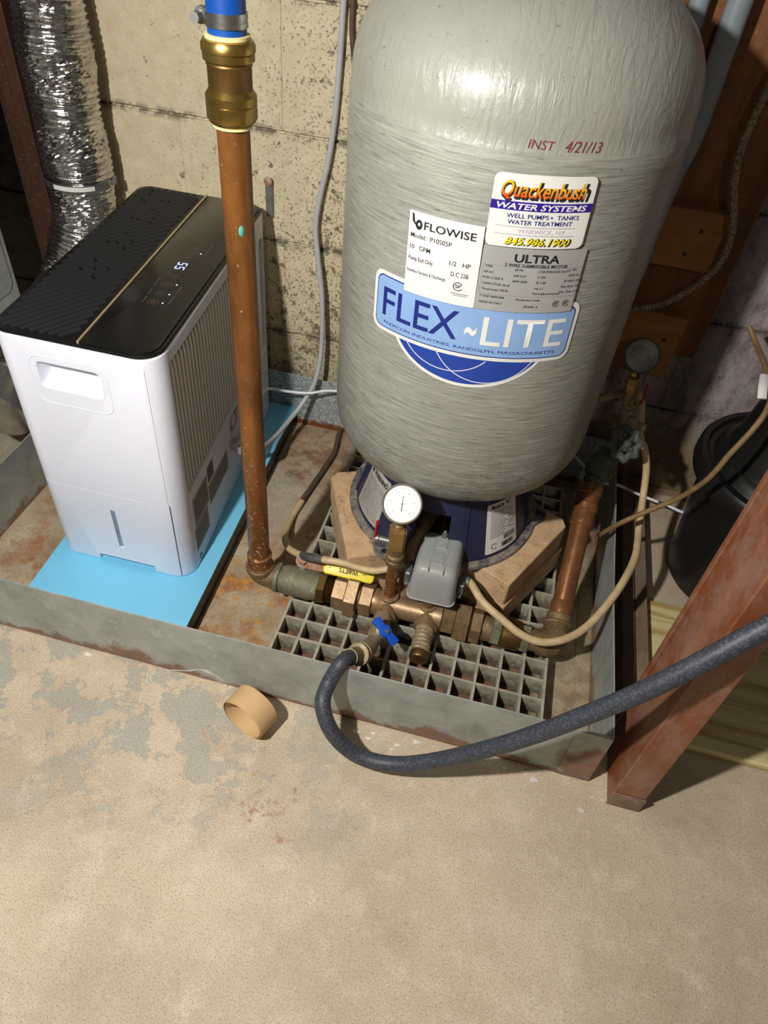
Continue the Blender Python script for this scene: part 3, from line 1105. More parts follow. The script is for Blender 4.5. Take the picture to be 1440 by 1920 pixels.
    words('WARWICK, NY', 0.0045, 0.050, 'ink_faint', S3, Z3, R3_, 0.0037, a3, 0.0, dx=0.004, dy=-0.0215)
    bars([(-0.045, 0.040, -0.0153, -0.0149), (-0.045, 0.040, -0.0238, -0.0234)], 'ink_grey', S3, Z3, R3_, 0.0036, a3)
    words('845.986.1900', 0.0078, 0.071, 'ink', S3, Z3, R3_, 0.0037, a3, 0.04, 0.25, dx=0.0035, dy=-0.0345)
    words('845.986.1900', 0.0072, 0.069, 'yellow_print', S3, Z3, R3_, 0.0040, a3, 0.015, 0.25, dx=0.0025, dy=-0.0338)

    # 4 silver motor plate
    S4, Z4, R4 = 0.0605, 0.6815, 0.015
    w4, h4 = 0.0575, 0.0375
    a4 = sticker('motor_label', rrect(-w4, w4, -h4, h4, 0.0008, 1), 'label_silver', S4, Z4, R4, 0.0026, label='silver motor data label')
    words('ULTRA', 0.0090, 0.050, 'ink', S4, Z4, R4, 0.0031, a4, 0.022, 0.0, dx=0.002, dy=0.0225)
    words('2 WIRE SUBMERSIBLE MOTOR', 0.0036, 0.070, 'ink', S4, Z4, R4, 0.0031, a4, 0.006, dx=0.003, dy=0.0170)
    rows = [(-0.053, 0.0135, 'TYPE'), (-0.020, 0.0125, '60 Hz'), (0.006, 0.0115, 'CONTINUOUS DUTY'), (0.042, 0.013, '1  PH'),
            (-0.053, 0.007, 'HP 0.5'), (-0.020, 0.0055, 'kW 0.37'), (0.006, 0.005, 'V 230'), (0.042, 0.0065, 'AMP 5.5'),
            (-0.053, 0.0005, 'KVA CODE K'), (-0.020, -0.001, 'RPM 3450'), (0.006, -0.0015, 'SF 1.60'), (0.038, 0.0, 'SF MAX AMP 6'),
            (-0.053, -0.0065, 'CAPACITOR 20 uF'), (0.006, -0.0085, 'Hz 2.1'), (0.036, -0.0065, 'Max Amb. 30C'),
            (-0.053, -0.013, 'Thrust Load 300 lb'), (0.004, -0.0145, 'Thermally protected'), (0.036, -0.013, 'Min. Flow .5 ft/s'),
            (-0.053, -0.0215, 'CODE 96601606'), (-0.012, -0.0225, 'Production Code'), (-0.053, -0.029, 'MADE IN ITALY'), (-0.002, -0.031, 'MODEL A')]
    joined([(s, 0.0027, None, x, y, 'LEFT', 0.0) for x, y, s in rows] + [('SP', 0.003, None, 0.0335, -0.0275, 'LEFT', 0.01), ('SP', 0.003, None, 0.0455, -0.0275, 'LEFT', 0.01)], 'ink', S4, Z4, R4, 0.0031, a4)
    bars([(-0.055, 0.056, 0.0165, 0.0168), (-0.055, 0.056, -0.0175, -0.0172), (-0.055, -0.0547, -0.0175, 0.0168)], 'ink_grey', S4, Z4, R4, 0.0029, a4)
    for cx in (0.0355, 0.0475):
        ring = []
        o1, o2 = ell(cx, -0.0262, 0.0040, 0.0038, 25, 335, 16), ell(cx, -0.0262, 0.0033, 0.0031, 25, 335, 16)
        for k in range(16):
            ring.append(flat_bm([o1[k], o1[k + 1], o2[k + 1], o2[k]]))
        part('certification_mark', onto_tank(join_bm(ring), S4, Z4, R4, 0.0031), 'ink', a4, sharp=0)

    # handwriting
    words('INST', 0.0085, 0.026, 'marker', 0.040, 0.8175, -0.02, 0.0006, t, -0.004, 0.1, name='marker_writing')
    words('4/21/13', 0.0105, 0.038, 'marker', 0.083, 0.817, 0.0, 0.0006, t, -0.004, 0.25, name='marker_writing')

    # ---- labels on the base skirt
    def onto_skirt(bm, deg0, z0, off):
        return warp(bm, lambda v: skirt_pt(deg0, v.x, z0 + v.y, off + v.z))
    lw = part('warning_label', onto_skirt(flat_bm(rrect(-0.037, 0.037, -0.046, 0.046, 0.003), 0.006), -53, 0.208, 0.001), 'label_dirty', t, sharp=0)
    bm = text_bm('WARNING', 0.0085, 0.048, 0.03)
    bmesh.ops.translate(bm, verts=bm.verts, vec=(0.007, 0.031, 0))
    part('lettering', onto_skirt(bm, -53, 0.208, 0.0017), 'ink', lw, sharp=0)
    tri = flat_bm([(-0.030, 0.030), (-0.020, 0.030), (-0.025, 0.041)])
    part('hazard_triangle', onto_skirt(tri, -53, 0.208, 0.0017), 'ink', lw, sharp=0)
    bms = []
    rr = random.Random(5)
    for k in range(20):
        y = 0.022 - k * 0.0033
        x = -0.031
        while x < 0.030:
            L = rr.uniform(0.003, 0.008)
            bms.append(flat_bm([(x, y), (min(x + L, 0.031), y), (min(x + L, 0.031), y + 0.0011), (x, y + 0.0011)]))
            x += L + 0.0012
    part('small_print', onto_skirt(join_bm(bms), -53, 0.208, 0.0017), 'ink_grey', lw, sharp=0)

    lm = part('model_label', onto_skirt(flat_bm(rrect(-0.034, 0.034, -0.047, 0.047, 0.003), 0.006), 50.5, 0.2085, 0.001), 'label_white', t, sharp=0)
    items = []
    for s, h, w_, x, y, bo in (('Model #', 0.0075, 0.026, -0.025, 0.037, 0.02), ('FL7', 0.0075, 0.011, 0.008, 0.037, 0.02), ):
        bm = text_bm(s, h, w_, bo, 0, 'LEFT')
        bmesh.ops.translate(bm, verts=bm.verts, vec=(x, y, 0))
        items.append(bm)
    part('lettering', onto_skirt(join_bm(items), 50.5, 0.2085, 0.0017), 'ink', lm, sharp=0)
    bms = []
    for k in range(13):
        y = 0.031 - k * 0.0040
        x = -0.026
        xe = 0.002 if k % 3 else 0.010
        while x < xe:
            L = rr.uniform(0.003, 0.007)
            bms.append(flat_bm([(x, y), (x + L, y), (x + L, y + 0.0012), (x, y + 0.0012)]))
            x += L + 0.001
        if k in (1, 2, 4, 5, 7, 8, 10):
            bms.append(flat_bm([(0.012, y), (0.024, y), (0.024, y + 0.0012), (0.012, y + 0.0012)]))
    part('small_print', onto_skirt(join_bm(bms), 50.5, 0.2085, 0.0017), 'ink_grey', lm, sharp=0)
    bms = []
    for x0, y0, hh in ((0.002, -0.028, 0.009), (-0.002, -0.041, 0.009)):
        x = x0
        while x < x0 + 0.024:
            w_ = rr.choice((0.0005, 0.0009, 0.0014))
            bms.append(flat_bm([(x, y0), (x + w_, y0), (x + w_, y0 + hh), (x, y0 + hh)]))
            x += w_ + rr.choice((0.0005, 0.0008))
    part('barcode', onto_skirt(join_bm(bms), 50.5, 0.2085, 0.0017), 'ink', lm, sharp=0)
    o1, o2 = ell(-0.018, -0.034, 0.0055, 0.0055, 30, 330, 18), ell(-0.018, -0.034, 0.0046, 0.0046, 30, 330, 18)
    bms = [flat_bm([o1[k], o1[k + 1], o2[k + 1], o2[k]]) for k in range(18)]
    part('certification_mark', onto_skirt(join_bm(bms), 50.5, 0.2085, 0.0017), 'ink', lm, sharp=0)


build_tank()


# ------------------------------------------------------------------ blue shelf board under the dehumidifier
def build_board():
    a = math.radians(2.4)
    t = thing('blue_board', 'light blue board on short legs standing in the pan under the dehumidifier', 'board', (-0.568, 0.93, 0.003), a)
    w, d = 0.145, 0.335
    b = B()
    b.prism(rrect(-w, w, -d, d, 0.002, 1), 0.037, 0.0445, None, 0.0006, 1)
    part('board_core', b, 'mat_edge', t, local=True)
    b = B()
    b.prism(rrect(-w + 0.0005, w - 0.0005, -d + 0.0005, d - 0.0005, 0.002, 1), 0.0446, 0.047, None, 0.0004, 1)
    part('blue_top', b, 'mat_blue', t, local=True)
    b = B()
    b.box(w - 0.008, w - 0.003, -d + 0.004, d - 0.045, 0.0002, 0.0369)
    part('side_rail', b, 'black_matte', t, local=True)
    b = B()
    b.box(-w + 0.003, -w + 0.008, -d + 0.004, d - 0.045, 0.0002, 0.0369)
    part('side_rail', b, 'black_matte', t, local=True)
    for y in (-0.30, 0.305):
        for sx in (-1, 1):
            b = B()
            b.box(sx * (w - 0.03) - 0.012, sx * (w - 0.03) + 0.012, y - 0.012, y + 0.012, 0.0002, 0.0369, 0.002)
            part('leg', b, 'mat_blue', t, local=True)


build_board()


# ------------------------------------------------------------------ dehumidifier
def build_dehumidifier():
    t = thing('dehumidifier', 'white portable dehumidifier with a black vented top and lit display', 'dehumidifier', (-0.591, 0.990, 0.0502), math.radians(0.5))
    W, D, H = 0.1235, 0.270, 0.446
    b = B()
    b.prism(rrect(-W, W, -D, D, (0.036, 0.026, 0.026, 0.026), 8), 0.0, H, None, 0.004, 3)
    body = part('body', b, 'white_plastic', t, local=True)
    # copy for the bucket before cutting
    bucket = body.copy()
    bucket.data = body.data.copy()
    bucket.name = 'water_bucket'
    bucket.data.name = 'water_bucket'
    COL.objects.link(bucket)
    bucket.parent = t
    cut = B()
    # hand recess in the front, sloped floor
    def wedge(bb, x0, x1, z0, z1, yf, depth):
        o = rrect(x0, x1, z0, z1, 0.008, 4)
        i = rrect(x0 + 0.007, x1 - 0.007, z0 + 0.014, z1 - 0.003, 0.006, 4)
        bb.face_strip([[Vector((p[0], yf - 0.03, p[1])) for p in o], [Vector((p[0], yf, p[1])) for p in o], [Vector((p[0], yf + depth, p[1])) for p in i]], True, True, True)
    wedge(cut, -0.062, 0.034, 0.366, 0.411, -D, 0.022)
    # shallow outline around the recess
    # notch under the front
    cut.box(-0.052, 0.053, -D - 0.02, -D + 0.12, -0.01, 0.016)
    # grille recess
    cut.box(W - 0.010, W + 0.02, -0.232, 0.158, 0.176, 0.424)
    # outlet opening
    o = rrect(-0.016, 0.038, 0.118, 0.168, 0.015, 5)
    cut.face_strip([[Vector((W - 0.03, p[0], p[1])) for p in o], [Vector((W + 0.02, p[0], p[1])) for p in o]], True, True, True)
    # rear hand grip panel
    o = rrect(0.178, 0.245, 0.165, 0.405, 0.012, 5)
    cut.face_strip([[Vector((W - 0.006, p[0], p[1])) for p in o], [Vector((W + 0.02, p[0], p[1])) for p in o]], True, True, True)
    boolean(body, cut.bm)
    c2 = B()
    c2.box(-0.3, 0.1018, -D - 0.05, -0.15, -0.05, 0.1740)
    boolean(body, c2.bm)
    c4 = B()
    c4.box(0.0992, 0.1012, -D - 0.05, -D + 0.0035, 0.17, H - 0.02)
    boolean(body, c4.bm)
    c3 = B()
    c3.box(-0.3, 0.1, -D - 0.05, -0.1515, -0.05, 0.1722)
    boolean(bucket, c3.bm, 'INTERSECT')
    c5 = B()
    c5.box(-0.052, 0.053, -D - 0.02, -D + 0.10, -0.01, 0.016)
    c5.box(-0.0075, 0.0005, -D - 0.02, -D + 0.004, 0.046, 0.136)
    boolean(bucket, c5.bm)
    b = B()
    b.box(-0.007, 0.0, -D + 0.003, -D + 0.0045, 0.0465, 0.1355)
    part('level_window', b, 'window_grey', bucket, local=True)
    b = B()
    oo = [rrect(-0.072 - g, 0.044 + g, 0.342 - g, 0.419 + g, 0.016 + g, 6) for g in (0, 0.0014)]
    b.face_strip([[Vector((p[0], y, p[1])) for p in o_] for o_, y in ((oo[0], -D + 0.0005), (oo[0], -D - 0.0006), (oo[1], -D - 0.0006), (oo[1], -D + 0.0005))] , True)
    part('grip_outline', b, 'white_plastic', t, local=True)
    # black top cover
    b = B()
    b.prism(rrect(-W + 0.001, W - 0.001, -D + 0.001, D - 0.001, (0.036, 0.026, 0.026, 0.026), 8), H - 0.0005, H + 0.005, None, 0.0015, 2)
    top = part('top_cover', b, 'black_matte', t, local=True)
    gs = 0.010
    b = B()
    b.prism(rrect(gs + 0.004, W - 0.006, -D + 0.006, D - 0.006, (0.030, 0.020, 0.002, 0.002), 6), H + 0.0051, H + 0.0078, None, 0.0008, 2)
    panel = part('control_panel', b, 'black_gloss', t, local=True)
    b = B()
    b.box(gs - 0.0012, gs + 0.0022, -D + 0.003, D - 0.003, H + 0.005, H + 0.0092, 0.0005)
    part('trim_strip', b, 'gold', t, local=True)
    # vent slats, diagonal across the left half
    dx, dy = 0.574, 0.819
    xa, xb, ya, yb = -W + 0.010, gs - 0.012, -D + 0.010, D - 0.012
    k = 0
    s = -0.34
    nrm = (dy, -dx)
    rr = random.Random(2)
    while s < 0.30:
        # line: p = n*s + d*t ; clip to the rectangle
        t0, t1 = -1, 1
        ok = True
        for (n_, d_, lo, hi) in ((nrm[0] * s, dx, xa, xb), (nrm[1] * s, dy, ya, yb)):
            a0, a1 = (lo - n_) / d_, (hi - n_) / d_
            t0, t1 = max(t0, min(a0, a1)), min(t1, max(a0, a1))
        if t1 - t0 > 0.012:
            segs = [(t0, t1)]
            L = t1 - t0
            if L > 0.05 and s < 0.02:
                c = t0 + L * (0.5 + 0.18 * math.sin(k * 1.3))
                segs = [(t0, c - 0.0025), (c + 0.0025, t1)]
            for (u0, u1) in segs:
                p, q = Vector((nrm[0] * s + dx * u0, nrm[1] * s + dy * u0)), Vector((nrm[0] * s + dx * u1, nrm[1] * s + dy * u1))
                w_ = 0.0032
                nn = Vector(nrm)
                bb = B()
                r0 = [Vector((*(p - nn * w_), H + 0.004)), Vector((*(q - nn * w_), H + 0.004)), Vector((*(q + nn * w_), H + 0.004)), Vector((*(p + nn * w_), H + 0.004))]
                r1 = [Vector((*(p - nn * w_ * .6), H + 0.0085)), Vector((*(q - nn * w_ * .6), H + 0.0085)), Vector((*(q + nn * w_ * .2), H + 0.0075)), Vector((*(p + nn * w_ * .2), H + 0.0075))]
                bb.face_strip([r0, r1], True, True, True)
                part('slat', bb, 'slat_black', t, local=True)
        s += 0.0115
        k += 1
    # buttons, display
    by = [0.081, 0.051, 0.021, -0.049, -0.078, -0.106, -0.133]
    Zt = H + 0.0079
    for i, y in enumerate(by):
        bb = B()
        bb.face_strip([[Vector((0.064 + r * math.cos(a * math.pi / 10), y + r * math.sin(a * math.pi / 10), Zt)) for a in range(20)] for r in (0.0078, 0.0083)], True)
        bb.face_strip([[Vector((0.064 + r * math.cos(a * math.pi / 5), y + r * math.sin(a * math.pi / 5), Zt)) for a in range(10)] for r in (0.0028, 0.0038)], True)
        part('button_icon', bb, 'icon_red' if i == 6 else 'icon', panel, local=True)
    for y in (0.036, -0.074, -0.105, -0.132):
        bb = B()
        bb.lathe([(0.0014, Zt), (0.0012, Zt + 0.0004)], Matrix.Translation((0.079, y, 0)), 10)
        part('indicator_light', bb, 'led', panel, local=True)
    bms = []
    for y0, y1, x in ((0.03, 0.075, 0.086), (-0.075, -0.10, 0.087), (-0.105, -0.130, 0.087), (-0.062, -0.09, 0.047), (-0.096, -0.115, 0.048), (-0.12, -0.14, 0.049)):
        lo, hi = min(y0, y1), max(y0, y1)
        y = lo
        while y < hi:
            bms.append(flat_bm([(x, y), (x + 0.0014, y), (x + 0.0014, min(y + 0.004, hi)), (x, min(y + 0.004, hi))]))
            y += 0.0052
    bm = join_bm(bms)
    bmesh.ops.translate(bm, verts=bm.verts, vec=(0, 0, Zt))
    part('button_lettering', bm, 'icon', panel, local=True, sharp=0)
    # digits: 55, seven-segment strokes, read from the right side
    bb = B()
    for dgt in (0, 1):
        yc = -0.0215 + dgt * 0.0135           # along the panel
        # glyph frame: u to the right of the reader = +y ; v up = -x
        def seg(u0, v0, u1, v1):
            th = 0.0008
            x0_, x1_ = 0.064 - v0, 0.064 - v1
            y0_, y1_ = yc + u0, yc + u1
            bb.box(min(x0_, x1_) - th, max(x0_, x1_) + th, min(y0_, y1_) - th, max(y0_, y1_) + th, Zt, Zt + 0.0004)
        hw, hh = 0.0034, 0.0070
        seg(-hw, hh, hw, hh)
        seg(-hw, 0.0025, -hw, hh - 0.0025)
        seg(-hw + .001, 0, hw - .001, 0)
        seg(hw, -hh + 0.0025, hw, -0.0025)
        seg(-hw, -hh, hw, -hh)
    part('display_digits', bb, 'led', panel, local=True)

    # side grille
    b = B()
    b.box(W - 0.0105, W - 0.0095, -0.231, 0.157, 0.177, 0.423)
    part('filter_screen', b, 'grille_dark', t, local=True)
    y = -0.222
    i = 0
    while y < 0.152:
        bb = B()
        w_ = 0.0028 if i == 0 else 0.0022
        ztop = 0.418
        prof = [(W - 0.0094, 0.182), (W - 0.0008, 0.184), (W - 0.0008, ztop - 0.012), (W - 0.0025, ztop), (W - 0.0094, ztop + 0.003)]
        rings = [[Vector((p[0], y - w_, p[1])) for p in prof], [Vector((p[0], y + w_, p[1])) for p in prof]]
        bb.face_strip(rings, True, True, True)
        part('grille_slat', bb, 'white_slat', t, local=True)
        y += 0.0128
        i += 1
    for z in (0.225, 0.275, 0.325, 0.375):
        bb = B()
        bb.box(W - 0.0094, W - 0.0075, -0.230, 0.156, z - 0.0012, z + 0.0012)
        part('grille_cross_bar', bb, 'white_slat', t, local=True)
    # rear grip ridge
    bb = B()
    o = rrect(0.188, 0.206, 0.225, 0.395, 0.005, 4)
    bb.face_strip([[Vector((W - 0.0061, p[0], p[1])) for p in o], [Vector((W + 0.001, p[0], p[1])) for p in o]], True, True, True)
    part('grip_panel', bb, 'white_plastic', t, local=True)
    # outlet: dark cavity and nozzle
    bb = B()
    o = rrect(-0.0155, 0.0375, 0.1185, 0.1675, 0.0145, 5)
    bb.face_strip([[Vector((W - 0.0298, p[0], p[1])) for p in o], [Vector((W - 0.0285, p[0], p[1])) for p in o]], True, True, True)
    hole = part('outlet_cavity', bb, 'black_matte', t, local=True)
    bb = B()
    bb.lathe([(0.010, 0), (0.010, 0.018), (0.0125, 0.019), (0.0125, 0.026), (0.006, 0.026), (0.006, 0.01)], axis_mx((W - 0.029, 0.013, 0.143), (1, 0, 0)), 20, True, True)
    part('drain_nozzle', bb, 'white_slat', hole, local=True)
    # rating labels
    def side_label(y0, y1, z0, z1, m, lines, name='rating_label'):
        bb = B()
        bb.box(W + 0.0001, W + 0.0007, y0, y1, z0, z1)
        q = part(name, bb, m, t, local=True)
        if lines:
            bb = B()
            zz_ = z1 - 0.006
            r2 = random.Random(int(y0 * 1000) + 9)
            while zz_ > z0 + 0.004:
                yy_ = y0 + 0.003
                while yy_ < y1 - 0.006:
                    L = r2.uniform(0.004, 0.014)
                    bb.box(W + 0.00072, W + 0.0009, yy_, min(yy_ + L, y1 - 0.003), zz_, zz_ + 0.0014)
                    yy_ += L + 0.002
                zz_ -= 0.0036
            part('small_print', bb, lines, q, local=True)
    side_label(-0.222, -0.155, 0.090, 0.150, 'label_tan', 'icon')
    side_label(-0.232, -0.165, 0.035, 0.086, 'label_tan', 'icon')
    side_label(-0.148, -0.120, 0.125, 0.158, 'label_dark', None)
    side_label(-0.150, -0.045, 0.075, 0.118, 'label_tan', 'icon')
    # screws
    for (y, z) in ((-0.219, 0.012), (0.244, 0.046)):
        bb = B()
        bb.lathe([(0.0062, 0), (0.0062, 0.0008), (0.0045, 0.0012)], axis_mx((W + 0.0001, y, z), (1, 0, 0)), 16)
        part('screw_plug', bb, 'zinc', t, local=True)
    # strap loop holding the cord
    bb = B()
    loop = [(W + 0.000, -0.02, 0.112), (W + 0.020, -0.035, 0.112), (W + 0.026, -0.022, 0.113), (W + 0.026, 0.02, 0.110), (W + 0.026, 0.065, 0.106), (W + 0.022, 0.085, 0.104), (W + 0.012, 0.085, 0.106), (W + 0.010, 0.05, 0.111), (W + 0.008, 0.0, 0.113), (W + 0.002, -0.012, 0.113)]
    pts = catmull([Vector(p) for p in loop], 6)
    rings = []
    for i, p in enumerate(pts):
        tt = (pts[min(i + 1, len(pts) - 1)] - pts[max(i - 1, 0)]).normalized()
        sd = tt.cross(Vector((0, 0, 1))).normalized()
        rings.append([p + sd * 0.001 + Vector((0, 0, 0.0075)), p - sd * 0.001 + Vector((0, 0, 0.0075)), p - sd * 0.001 - Vector((0, 0, 0.0075)), p + sd * 0.001 - Vector((0, 0, 0.0075))])
    bb.face_strip(rings, True, True, True)
    strap = part('cord_strap', bb, 'cord_grey', t, local=True)
    for y in (-0.010, 0.010):
        bb = B()
        bb.lathe([(0.0028, 0), (0.0028, 0.0006)], axis_mx((W + 0.0272, y, 0.1125), (1, 0, 0)), 14)
        bb.box(W + 0.0272, W + 0.0278, y, y + 0.006, 0.1117, 0.1133)
        part('strap_slot', bb, 'ink', strap, local=True)
    # the casing's sides lean a little against its front, as in the photograph
    sk = Matrix.Identity(4)
    sk[0][1] = -math.tan(math.radians(4.8))
    for o in t.children_recursive:
        o.data.transform(sk)
    return t


build_dehumidifier()


# ------------------------------------------------------------------ foil duct on the left wall
def build_duct():
    path = [Vector((-0.835, 1.225, 2.0)), Vector((-0.836, 1.225, 1.5)), Vector((-0.835, 1.225, 1.1)), Vector((-0.838, 1.225, 0.8)), Vector((-0.842, 1.222, 0.62)),
            Vector((-0.845, 1.218, 0.45)), Vector((-0.872, 1.185, 0.34)), Vector((-0.905, 1.11, 0.245)), Vector((-0.918, 1.03, 0.205)), Vector((-0.908, 0.965, 0.190))]
    t = thing('foil_duct', 'crumpled silver foil duct hanging beside the brown stud behind the dehumidifier', 'duct', (-0.84, 1.225, 0.5))
    pts = catmull(path, 70)
    b = B()
    drnd = random.Random(21)
    seg = 60
    rings = []
    u = Vector((1, 0, 0))
    L = 0
    for i, p in enumerate(pts):
        if i:
            L += (p - pts[i - 1]).length
        tt = (pts[min(i + 1, len(pts) - 1)] - pts[max(i - 1, 0)]).normalized()
        u = (u - tt * u.dot(tt)).normalized()
        w = tt.cross(u)
        ring = []
        calm = min(1, max(0, 0.5 + 1.1 * math.sin(L * 42 + 1.2 + 2 * math.sin(L * 9))))
        for k in range(seg):
            a = 2 * math.pi * k / seg
            Lh = L + 0.003 * math.sin(a)
            rib = 0.0020 * math.sin(Lh * 2 * math.pi / 0.0105)
            q = p * 60 + Vector((math.cos(a) * 3.6, math.sin(a) * 3.6, 0))
            cr = (noise.noise(q * 1.1) * 0.0016 + drnd.uniform(-1, 1) * 0.0012)
            bulge = 0.0018 * math.sin(L * 40)
            r = 0.0580 + rib * (0.4 + 0.8 * calm) + bulge + cr * (0.22 + 1.25 * (1 - calm))
            band = abs(p.z - 0.505) < 0.008 and i < 400
            if band:
                r = 0.0575
            ring.append(p + (u * math.cos(a) + w * math.sin(a)) * r)
        rings.append(ring)
    b.face_strip(rings, True)
    fo = part('foil_sleeve', b, 'foil', t, sharp=0)
    for pl in fo.data.polygons:
        pl.use_smooth = False
    b = B()
    b.lathe([(0.0590, -0.0055), (0.0612, -0.0055), (0.0612, 0.0055), (0.0590, 0.0055), (0.0590, -0.0055)], axis_mx((-0.8445, 1.2195, 0.508), (0.02, 0.02, 1)), 48, False, False)
    band = part('clamp_band', b, 'steel', t)
    b = B()
    for k in range(12):
        pass
    o = []
    bm = bmesh.new()
    mx = axis_mx((-0.8445, 1.2195, 0.508), (0.02, 0.02, 1))
    prev = None
    for k in range(15):
        a = math.radians(122 + k * 5.0)
        q = [bm.verts.new(mx @ Vector((0.0617 * math.cos(a), 0.0617 * math.sin(a), z))) for z in (-0.004, 0.004)]
        if prev:
            bm.faces.new((prev[0], q[0], q[1], prev[1]))
        prev = q
    part('paper_tag', bm, 'label_white', band, sharp=0)
    b = B()
    b.box(-0.006, 0.006, -0.004, 0.006, -0.008, 0.008, 0.0015, mx @ Matrix.Rotation(math.radians(-25), 4, 'Z') @ Matrix.Translation((0.0, -0.063, 0)))
    part('clamp_screw_box', b, 'zinc', band)
    # bottom collar with dark rim, at the pan's left rim
    d = (path[-1] - path[-2]).normalized()
    b = B()
    b.lathe([(0.058, -0.01), (0.064, -0.008), (0.066, 0.0), (0.062, 0.004), (0.062, 0.045), (0.058, 0.075), (0.052, 0.078), (0.0, 0.078)], axis_mx(path[-1], d), 40)
    part('end_collar', b, 'steel', t)


build_duct()


def build_left_things():
    # brown stud standing against the wall left of the duct
    b = B()
    b.box(-0.968, -0.918, 1.215, 1.296, 0.0, 2.1, 0.002)
    o = part('wall_stud', b, 'wood_dark')
    tag(o, 'narrow brown wooden stud standing left of the silver foil duct', 'stud')
    # galvanized casing at the left edge of the view
    t = thing('metal_casing', 'grey galvanized sheet metal casing at the left edge near the black dehumidifier top', 'metal casing', (-1.25, 1.0, 0.0))
    b = B()
    b.box(-1.60, -0.944, 0.93, 1.10, 0.30, 2.1, 0.004)
    part('casing', b, 'galv', t)
    b = B()
    o = rrect(0.95, 1.082, 0.33, 0.80, 0.02, 6)
    b.face_strip([[Vector((-0.9445, p[0], p[1])) for p in o], [Vector((-0.9415, p[0], p[1])) for p in o]], True, True, True)
    part('raised_panel', b, 'galv', t)
    for x, y in ((-1.55, 0.96), (-1.1, 0.96), (-1.55, 1.07), (-1.1, 1.07)):
        b = B()
        b.box(x - 0.015, x + 0.015, y - 0.015, y + 0.015, 0.0, 0.3)
        part('leg', b, 'galv', t)
    # little pipe strap on the wall above the dehumidifier
    t = thing('pipe_strap', 'small rusty metal strap with a screw on the cream wall', 'pipe strap', (-0.4965, 1.297, 0.50))
    b = B()
    b.box(-0.5035, -0.4895, 1.292, 1.2985, 0.468, 0.535, 0.001)
    part('strap', b, 'zinc', t)
    b = B()
    b.lathe([(0.008, 0), (0.008, 0.004), (0.004, 0.006)], axis_mx((-0.4965, 1.292, 0.535), (0, -1, 0)), 14)
    part('screw_head', b, 'rust', t)


build_left_things()


# ------------------------------------------------------------------ plumbing
AY, AZ = 0.760, 0.070


def hexn(b, x0, x1, r, y=None, z=None, roll=0.0, d=None, o=None):
    """hexagon nut along +x (or along direction d from o)"""
    c = 0.0012
    if d is None:
        mx = axis_mx((x0, AY if y is None else y, AZ if z is None else z), (1, 0, 0), roll)
        L = x1 - x0
    else:
        mx = axis_mx(o, d, roll)
        L = x1 - x0
        mx = mx @ Matrix.Translation((0, 0, x0))
    b.lathe([(r * 0.93, 0), (r, c), (r, L - c), (r * 0.93, L)], mx, 6)


def cyl(b, x0, x1, r, ch=0.0008, y=None, z=None):
    mx = axis_mx((x0, AY if y is None else y, AZ if z is None else z), (1, 0, 0))
    L = x1 - x0
    b.lathe([(r - ch, 0), (r, ch), (r, L - ch), (r - ch, L)], mx, 32)


RX, RY = -0.3295, 0.760


